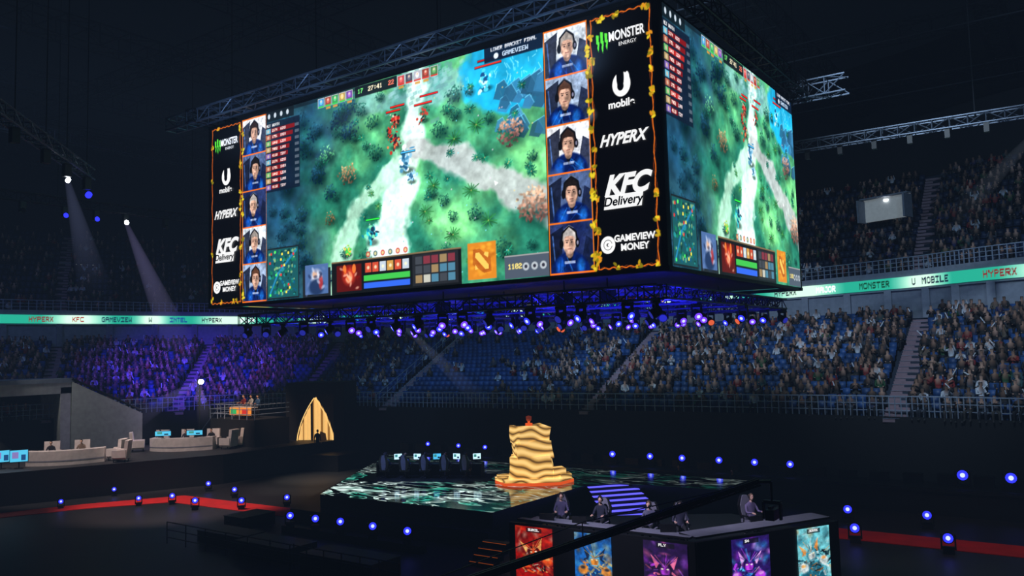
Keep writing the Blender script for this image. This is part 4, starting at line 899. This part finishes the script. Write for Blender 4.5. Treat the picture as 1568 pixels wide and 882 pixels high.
# entrance tent
b=MB();h=6.0;Mc=mat('black_drape',(.02,.022,.028),.9)
w2=1.9
b.box((-w2-.35,0,h/2),(1.0,.5,h),Mc);b.box((w2+.35,0,h/2),(1.0,.5,h),Mc);b.box((0,0,h-.5),(3.8,.5,1.0),Mc);b.box((0,3,h/2),(5.4,.2,h),Mc);b.box((-2.6,1.5,h/2),(.2,3,h),Mc);b.box((2.6,1.5,h/2),(.2,3,h),Mc);b.box((0,1.5,h),(5.4,3.3,.12),Mc)
Mgl=mat('gold_curtain_lit',(.85,.62,.28),.7,em=(.95,.76,.45),es=.85,noise=.4)  # lit copy of the curtain, interior light painted in as glow
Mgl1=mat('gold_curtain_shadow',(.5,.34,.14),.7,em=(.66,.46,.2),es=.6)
n=22
def arch(x): return 4.75*(1-abs(x)/1.78)**.5 if abs(x)<1.78 else 0
for i in range(n):
    x0=-1.76+3.52*i/n;x1=-1.76+3.52*(i+1)/n
    if -.62<x0<-.42: continue
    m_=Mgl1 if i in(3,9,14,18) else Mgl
    y0=-.05+.12*(i%2);y1=-.05+.12*((i+1)%2)
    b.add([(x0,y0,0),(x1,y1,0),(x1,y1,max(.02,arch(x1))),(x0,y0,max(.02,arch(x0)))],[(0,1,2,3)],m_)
Mgl2=mat('gold_light_strip',(1,.8,.4),em=(1,.82,.5),es=1.0)
b.path([(x,-.27,arch(x)) for x in np.linspace(-1.77,1.77,26)],.04,Mgl2)
b.add([(.1,-.12,0),(1.2,-.12,0),(.95,-.12,1.5),(.45,-.12,1.7)],[(0,1,2,3)],mat('doorway_dark',(.25,.16,.08),em=(.3,.2,.09),es=.3))
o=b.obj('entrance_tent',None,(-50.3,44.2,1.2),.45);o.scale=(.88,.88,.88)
b=MB();b.prism([(-56,40),(-46,42.5),(-46,46.9),(-56,46.9)],0,1.2,M_black);b.obj('entrance_riser')
person('stagehand',(-48.9,43.1,1.2),.5,'stand','down',(.03,.03,.04))
# left vomitory
b=MB()
b.box((-62.3,23,6.8),(.5,16,.9),M_white);b.box((-62.3,30.6,4.4),(.5,.8,4.8),M_white);b.box((-65,31,4.6),(5.5,.4,5.2),M_white);b.box((-65,23,7.3),(6,16.4,.3),M_fascia);b.box((-66.5,23,4.5),(.3,16,5),M_wallb);b.box((-62.3,17,4.4),(.4,.5,4.8),M_white)
b.add([(-62.3,31,2),(-60,35.2,2),(-60,35.2,4.6),(-62.3,31,7.2),(-62.0,31.0,2),(-59.7,35.2,2),(-59.7,35.2,4.6),(-62.0,31.0,7.2)],[(0,1,2,3),(5,4,7,6),(3,2,6,7),(1,5,6,2),(0,3,7,4)],M_white)
b.tube((-62.0,31,7.4),(-59.8,35.2,4.8),.09,M_black);b.tube((-61.9,22.4,6.2),(-61.7,22.3,6.1),.16,M_wh,12)
b.obj('entry_tunnel')

# ================================================================== FLOOR PIECES
Mcar=mat('red_carpet',(.75,.07,.05),.9,noise=.35,scale=1.0);b=MB()
b.prism([(-53.5,19),(-50.4,26),(-47.4,30.8),(-36.2,31.2),(-36.2,29.4),(-46,29.0),(-48.9,25.2),(-51.8,18.6)],.0,.03,Mcar);b.prism([(-10,38),(8,38),(8,40),(-10,40)],0,.03,Mcar);b.obj('red_carpet_runner')
FB=head_mesh('moving_head_floor_blue',M_blue)
def fl(x,y,z,s=1,m=FB):
    o=add_obj('moving_head_light',m,None,(x,y,z),0);d=Vector((-x,-y));o.rotation_euler=(0,0,math.atan2(d.y,d.x)+math.pi/2);o.scale=(s,)*3
for x in(-40.4,-37.5,-35.1): fl(x,46.2,1.4,1.0)
for x in(-25,-22.4,-20.3,-18,-15.9,-13.9): fl(x,46.2,1.3,1.25)
for x in(-5.45,-3.4): fl(x,46.0,1.1,1.6)
for x,y,s in((-45.4,28.7,1.0),(-51.7,28.6,.85),(-43.8,31.9,1.0),(-50.3,24.6,.85),(-40,29.6,1.05),(-38.5,31.6,1.0),(-47.5,32.6,1.0),(-42.5,28.3,1.05),(-46.8,27.4,.9),(-53.3,21.5,.85)): fl(x,y,0,s)
for x,y in((-32.3,26.7),(-30.6,26.8),(-29,26.9),(-26.9,26.9),(-24.8,26.9)): fl(x,y,0.35,1.1)
b=MB();b.box((-28.5,27.0,.17),(9.0,.5,.34),M_black);b.obj('light_plinth')
for x,y in((-9.9,41.6),(-8.7,37.6),(-6.5,41.8),(-5.1,37.4)): fl(x,y,0,1.25)
b=MB();b.prism([(-44,45.2),(6,45.2),(6,47.4),(-44,47.0)],0,1.3,M_black);b.box((-19,45.1,1.2),(50,.06,.12),M_dsteel)
for x in np.arange(-43,6,1.6): b.box((x,46.7,1.5),(.9,.5,.4+.25*random.random()),M_black)
b.obj('backstage_riser')
b=MB()
for x,y,w,d,h in((-33.5,24.2,3.2,1.4,.5),(-29.5,23.6,3.5,1.6,.6),(-24.5,23.2,4,1.6,.7),(-35.8,27,1.5,2,.6)):
    b.box((x,y,h/2),(w,d,h),M_black);b.box((x,y,h+.015),(w+.04,d+.04,.03),M_black)
    for k in(-1,1): b.box((x+k*w*.3,y-d/2-.01,h*.55),(.22,.02,.1),M_dsteel)
b.obj('equipment_cases')
b=MB()
for p,q in(((-36,22.5),(-27,22.3)),((-27,22.3),(-21,22.3))):
    n=6
    for i in range(n+1): x=p[0]+(q[0]-p[0])*i/n;b.tube((x,p[1],0),(x,p[1],1.0),.025,M_black,5)
    for z in(.3,.65,1.0): b.tube((*p,z),(*q,z),.025,M_black,5)
b.obj('crowd_barrier')
for x,y,r in((-16.5,44.3,2.9),(-19.8,44.6,3.3),(-30,44.8,3.0)): person('crew_member',(x,y,0),r,'stand','down',(.04,.04,.05))
# camera crane
M_cr=mat('crane_black',(.07,.075,.085),.35,.3)
b=MB();p0=Vector((-16.4,17.3,1.55));p1=Vector((-8.3,24.4,4.5));d=(p1-p0).normalized()
b.truss(p0-d*2.2,p1,.17,M_cr,.5,.035,.018);b.tube(p0-d*2.2,p1,.07,M_cr,8)
b.tube(p0+Vector((0,0,.28))-d*1,p0.lerp(p1,.5)+Vector((0,0,.55)),.018,M_cr,5);b.tube(p0.lerp(p1,.5)+Vector((0,0,.55)),p1,.018,M_cr,5);b.tube(p0.lerp(p1,.5),p0.lerp(p1,.5)+Vector((0,0,.55)),.02,M_cr,5)
b.box(p0-d*2.4,(.6,.6,.5),M_dsteel);b.tube((p0.x,p0.y,.25),p0,.09,M_cr,8);b.box((p0.x,p0.y,.3),(1.2,1.2,.15),M_cr)
for sx in(-1,1):
    for sy in(-1,1): b.tube((p0.x+sx*.55,p0.y+sy*.5,.15),(p0.x+sx*.55,p0.y+sy*.62,.15),.15,M_cr,12)
h=p1+Vector((.3,.2,0));b.tube(p1,h,.06,M_cr,8);b.tube(h,h-Vector((0,0,.55)),.04,M_cr,8);b.box(h-Vector((0,0,.6)),(.5,.12,.1),M_cr);b.box(h-Vector((.25,0,.85)),(.06,.14,.5),M_cr);b.box(h-Vector((-.25,0,.85)),(.06,.14,.5),M_cr)
b.box(h-Vector((0,0,.95)),(.26,.55,.3),M_cr);b.tube(h+Vector((0,.28,-.95)),h+Vector((0,.6,-.95)),.11,M_cr,12,.13);b.box(h+Vector((0,-.1,-.74)),(.1,.3,.08),M_cr)
b.obj('camera_crane')

# ================================================================== HAZE: self-glowing volumes paint in lit smoke, thin over the floor, shafts from lamps
hz=bpy.data.materials.new('hall_haze_glow');hz.use_nodes=True;N=hz.node_tree.nodes;N.clear();o=N.new('ShaderNodeOutputMaterial');e=N.new('ShaderNodeEmission');e.inputs['Color'].default_value=(.34,.56,1,1);e.inputs['Strength'].default_value=2.0e-4;hz.node_tree.links.new(e.outputs[0],o.inputs['Volume'])
b=MB();b.box((-26,15.5,15.2),(74,61,29.6),hz);b.obj('hall_haze_glow')
def beam(p,q,r,col,st,name='haze_light_beam',pwr=2.2):
    p=Vector(p);q=Vector(q);L=(q-p).length;m=bpy.data.materials.new(name);m.use_nodes=True;nt=m.node_tree;N=nt.nodes;N.clear()
    o=N.new('ShaderNodeOutputMaterial');e=N.new('ShaderNodeEmission');e.inputs['Color'].default_value=(*lin(col),1)
    tc=N.new('ShaderNodeTexCoord');sx=N.new('ShaderNodeSeparateXYZ');mr=N.new('ShaderNodeMapRange');mr.inputs['From Min'].default_value=0;mr.inputs['From Max'].default_value=L;mr.inputs['To Min'].default_value=1;mr.inputs['To Max'].default_value=0
    pw=N.new('ShaderNodeMath');pw.operation='POWER';pw.inputs[1].default_value=pwr;ml=N.new('ShaderNodeMath');ml.operation='MULTIPLY';ml.inputs[1].default_value=st
    l=nt.links;l.new(tc.outputs['Object'],sx.inputs[0]);l.new(sx.outputs['Z'],mr.inputs['Value']);l.new(mr.outputs[0],pw.inputs[0]);l.new(pw.outputs[0],ml.inputs[0]);l.new(ml.outputs[0],e.inputs['Strength']);l.new(e.outputs[0],o.inputs['Volume'])
    b=MB();b.tube((0,0,0),(0,0,L),.12,m,20,r);ob=b.obj(name,None,p);ob.rotation_mode='QUATERNION';ob.rotation_quaternion=(q-p).to_track_quat('Z','Y')
beam((-49.7,28.1,17.4),(-50,33,7.5),1.3,(.75,.72,1),.16)
beam((-38.1,18.7,17.0),(-40.5,21.5,11.5),.9,(.7,.75,1),.12)
beam((-61.7,22.3,6.1),(-58.5,24.5,2.1),1.3,(.9,.9,.85),.26)
beam((-57.3,38.3,6.85),(-60.5,34.0,3.6),1.0,(.75,.7,1),.16)
beam((-57.3,38.3,6.85),(-54.5,37.4,3.4),.8,(.9,.85,.9),.16)
beam((-34,37,10.2),(-31,42,4.6),.7,(.8,.85,1),.09)
beam((-1.1,48.0,19.1),(-6.5,52,14.5),.8,(.8,.88,1),.05)
# ================================================================== LIGHTS
def spot(p,q,w,col,ang=60,bl=.6,rad=.4,name='spotlight'):
    l=bpy.data.lights.new(name,'SPOT');l.energy=w;l.color=tuple(lin(col));l.spot_size=math.radians(ang);l.spot_blend=bl;l.shadow_soft_size=rad
    o=add_obj(name,l,None,p);o.rotation_euler=(Vector(q)-Vector(p)).to_track_quat('-Z','Y').to_euler()
W=(.80,.90,1)
spot((-6,30,29),(-7,57,7.5),21000,W,42,.8)
spot((-22,32,29),(-25,62,7),23000,W,46,.8)
spot((-34,34,29),(-44,66,6),14000,(.55,.75,1),60,.8)
spot((-62,10,29),(-76,40,8),4500,(.55,.62,1),60,.8)
spot((4,38,29),(-2,72,18),6000,(.7,.85,1),60,.9)
spot((-20,40,29),(-14,76,19),3600,(.7,.85,1),60,.9)
spot((-50,22,29),(-70,47,7),68000,(.34,.18,1),36,.9)
spot((-48,28,17.5),(-68,46,6),24000,(.44,.32,1),34,.8)
spot((-50,20,29),(-84,25,18),2500,(.6,.75,1),80)
spot((-49.5,28,17.5),(-54,34,2),7500,(1,.9,.88),40)
spot((-52,22,17),(-55,27,2),6500,(1,.92,.90),38)
spot((-48,34,17),(-53,40,5),9000,(1,.85,.75),26)
spot((-61.5,22.2,6.0),(-58.5,24.5,2.0),300,(.95,.95,.9),110)
spot((-57,38,6.6),(-60,34,3),700,(.85,.8,1),90)
spot((-61,24,12),(-60,34,4),1000,(.9,.9,.9),50)
spot((-25,31,10),(-25.4,37.8,3),700,(1,.75,.4),35)
spot((-34,30,10.2),(-32,36,2),5200,(.50,.60,1),34)
spot((-16,21,10.4),(-14,27,2.6),5200,(.88,.85,1),46,.8)
spot((-9,24,10.4),(-10.5,30,2.6),2100,(.88,.85,1),40,.8)
spot((-44,26,16),(-45,29,0),9500,(1,.85,.82),52)
spot((-40,30,16),(-43,38,0),9500,(1,.93,.86),34,.9)
spot((-48,36,14),(-45,40,0),6000,(1,.93,.86),30,.9)
spot((-4,33,16),(-5,39,0),1500,(1,.8,.8),50,.8)
for x in(-31,-26,-21,-16,-12.5): spot((x,26.0,8.4),(x,27.8,11.2),1300,(.16,.14,1),130,.6,.15)  # added bare blue lamps below the rig, no fixture, to colour its trusses
spot((-30,36,8.4),(-30,36.5,11.2),800,(.25,.2,1),150);spot((-19,36,8.4),(-19,36.5,11.2),800,(.25,.2,1),150)  # two more added lamps without fixtures, blue onto the rear of the rig
for x in(-33,-27,-21,-15): spot((x,21.4,19.2),(x,23.9,20.8),170,(.62,.78,1),130)  # added lamps without fixtures, only to brighten the front top truss
w=bpy.data.worlds.new('dark_hall');SC.world=w;w.use_nodes=True;w.node_tree.nodes['Background'].inputs[0].default_value=(.02,.03,.05,1);w.node_tree.nodes['Background'].inputs[1].default_value=.3
# ================================================================== CAMERA
a=math.radians(35.05);p=math.radians(4.42);ro=math.radians(1.53);Zv=Vector((0,0,1))
fh=Vector((-math.sin(a),math.cos(a),0));f=fh*math.cos(p)+Zv*math.sin(p);r0=Vector((math.cos(a),math.sin(a),0));u0=r0.cross(f)
r=r0*math.cos(ro)-u0*math.sin(ro);u=u0*math.cos(ro)+r0*math.sin(ro)
cam=bpy.data.cameras.new('camera');co=add_obj('camera',cam)
co.matrix_world=Matrix(((r.x,u.x,-f.x,0),(r.y,u.y,-f.y,0),(r.z,u.z,-f.z,8.6),(0,0,0,1)))
cam.lens=28.63;cam.sensor_width=36;cam.clip_end=500;SC.camera=co
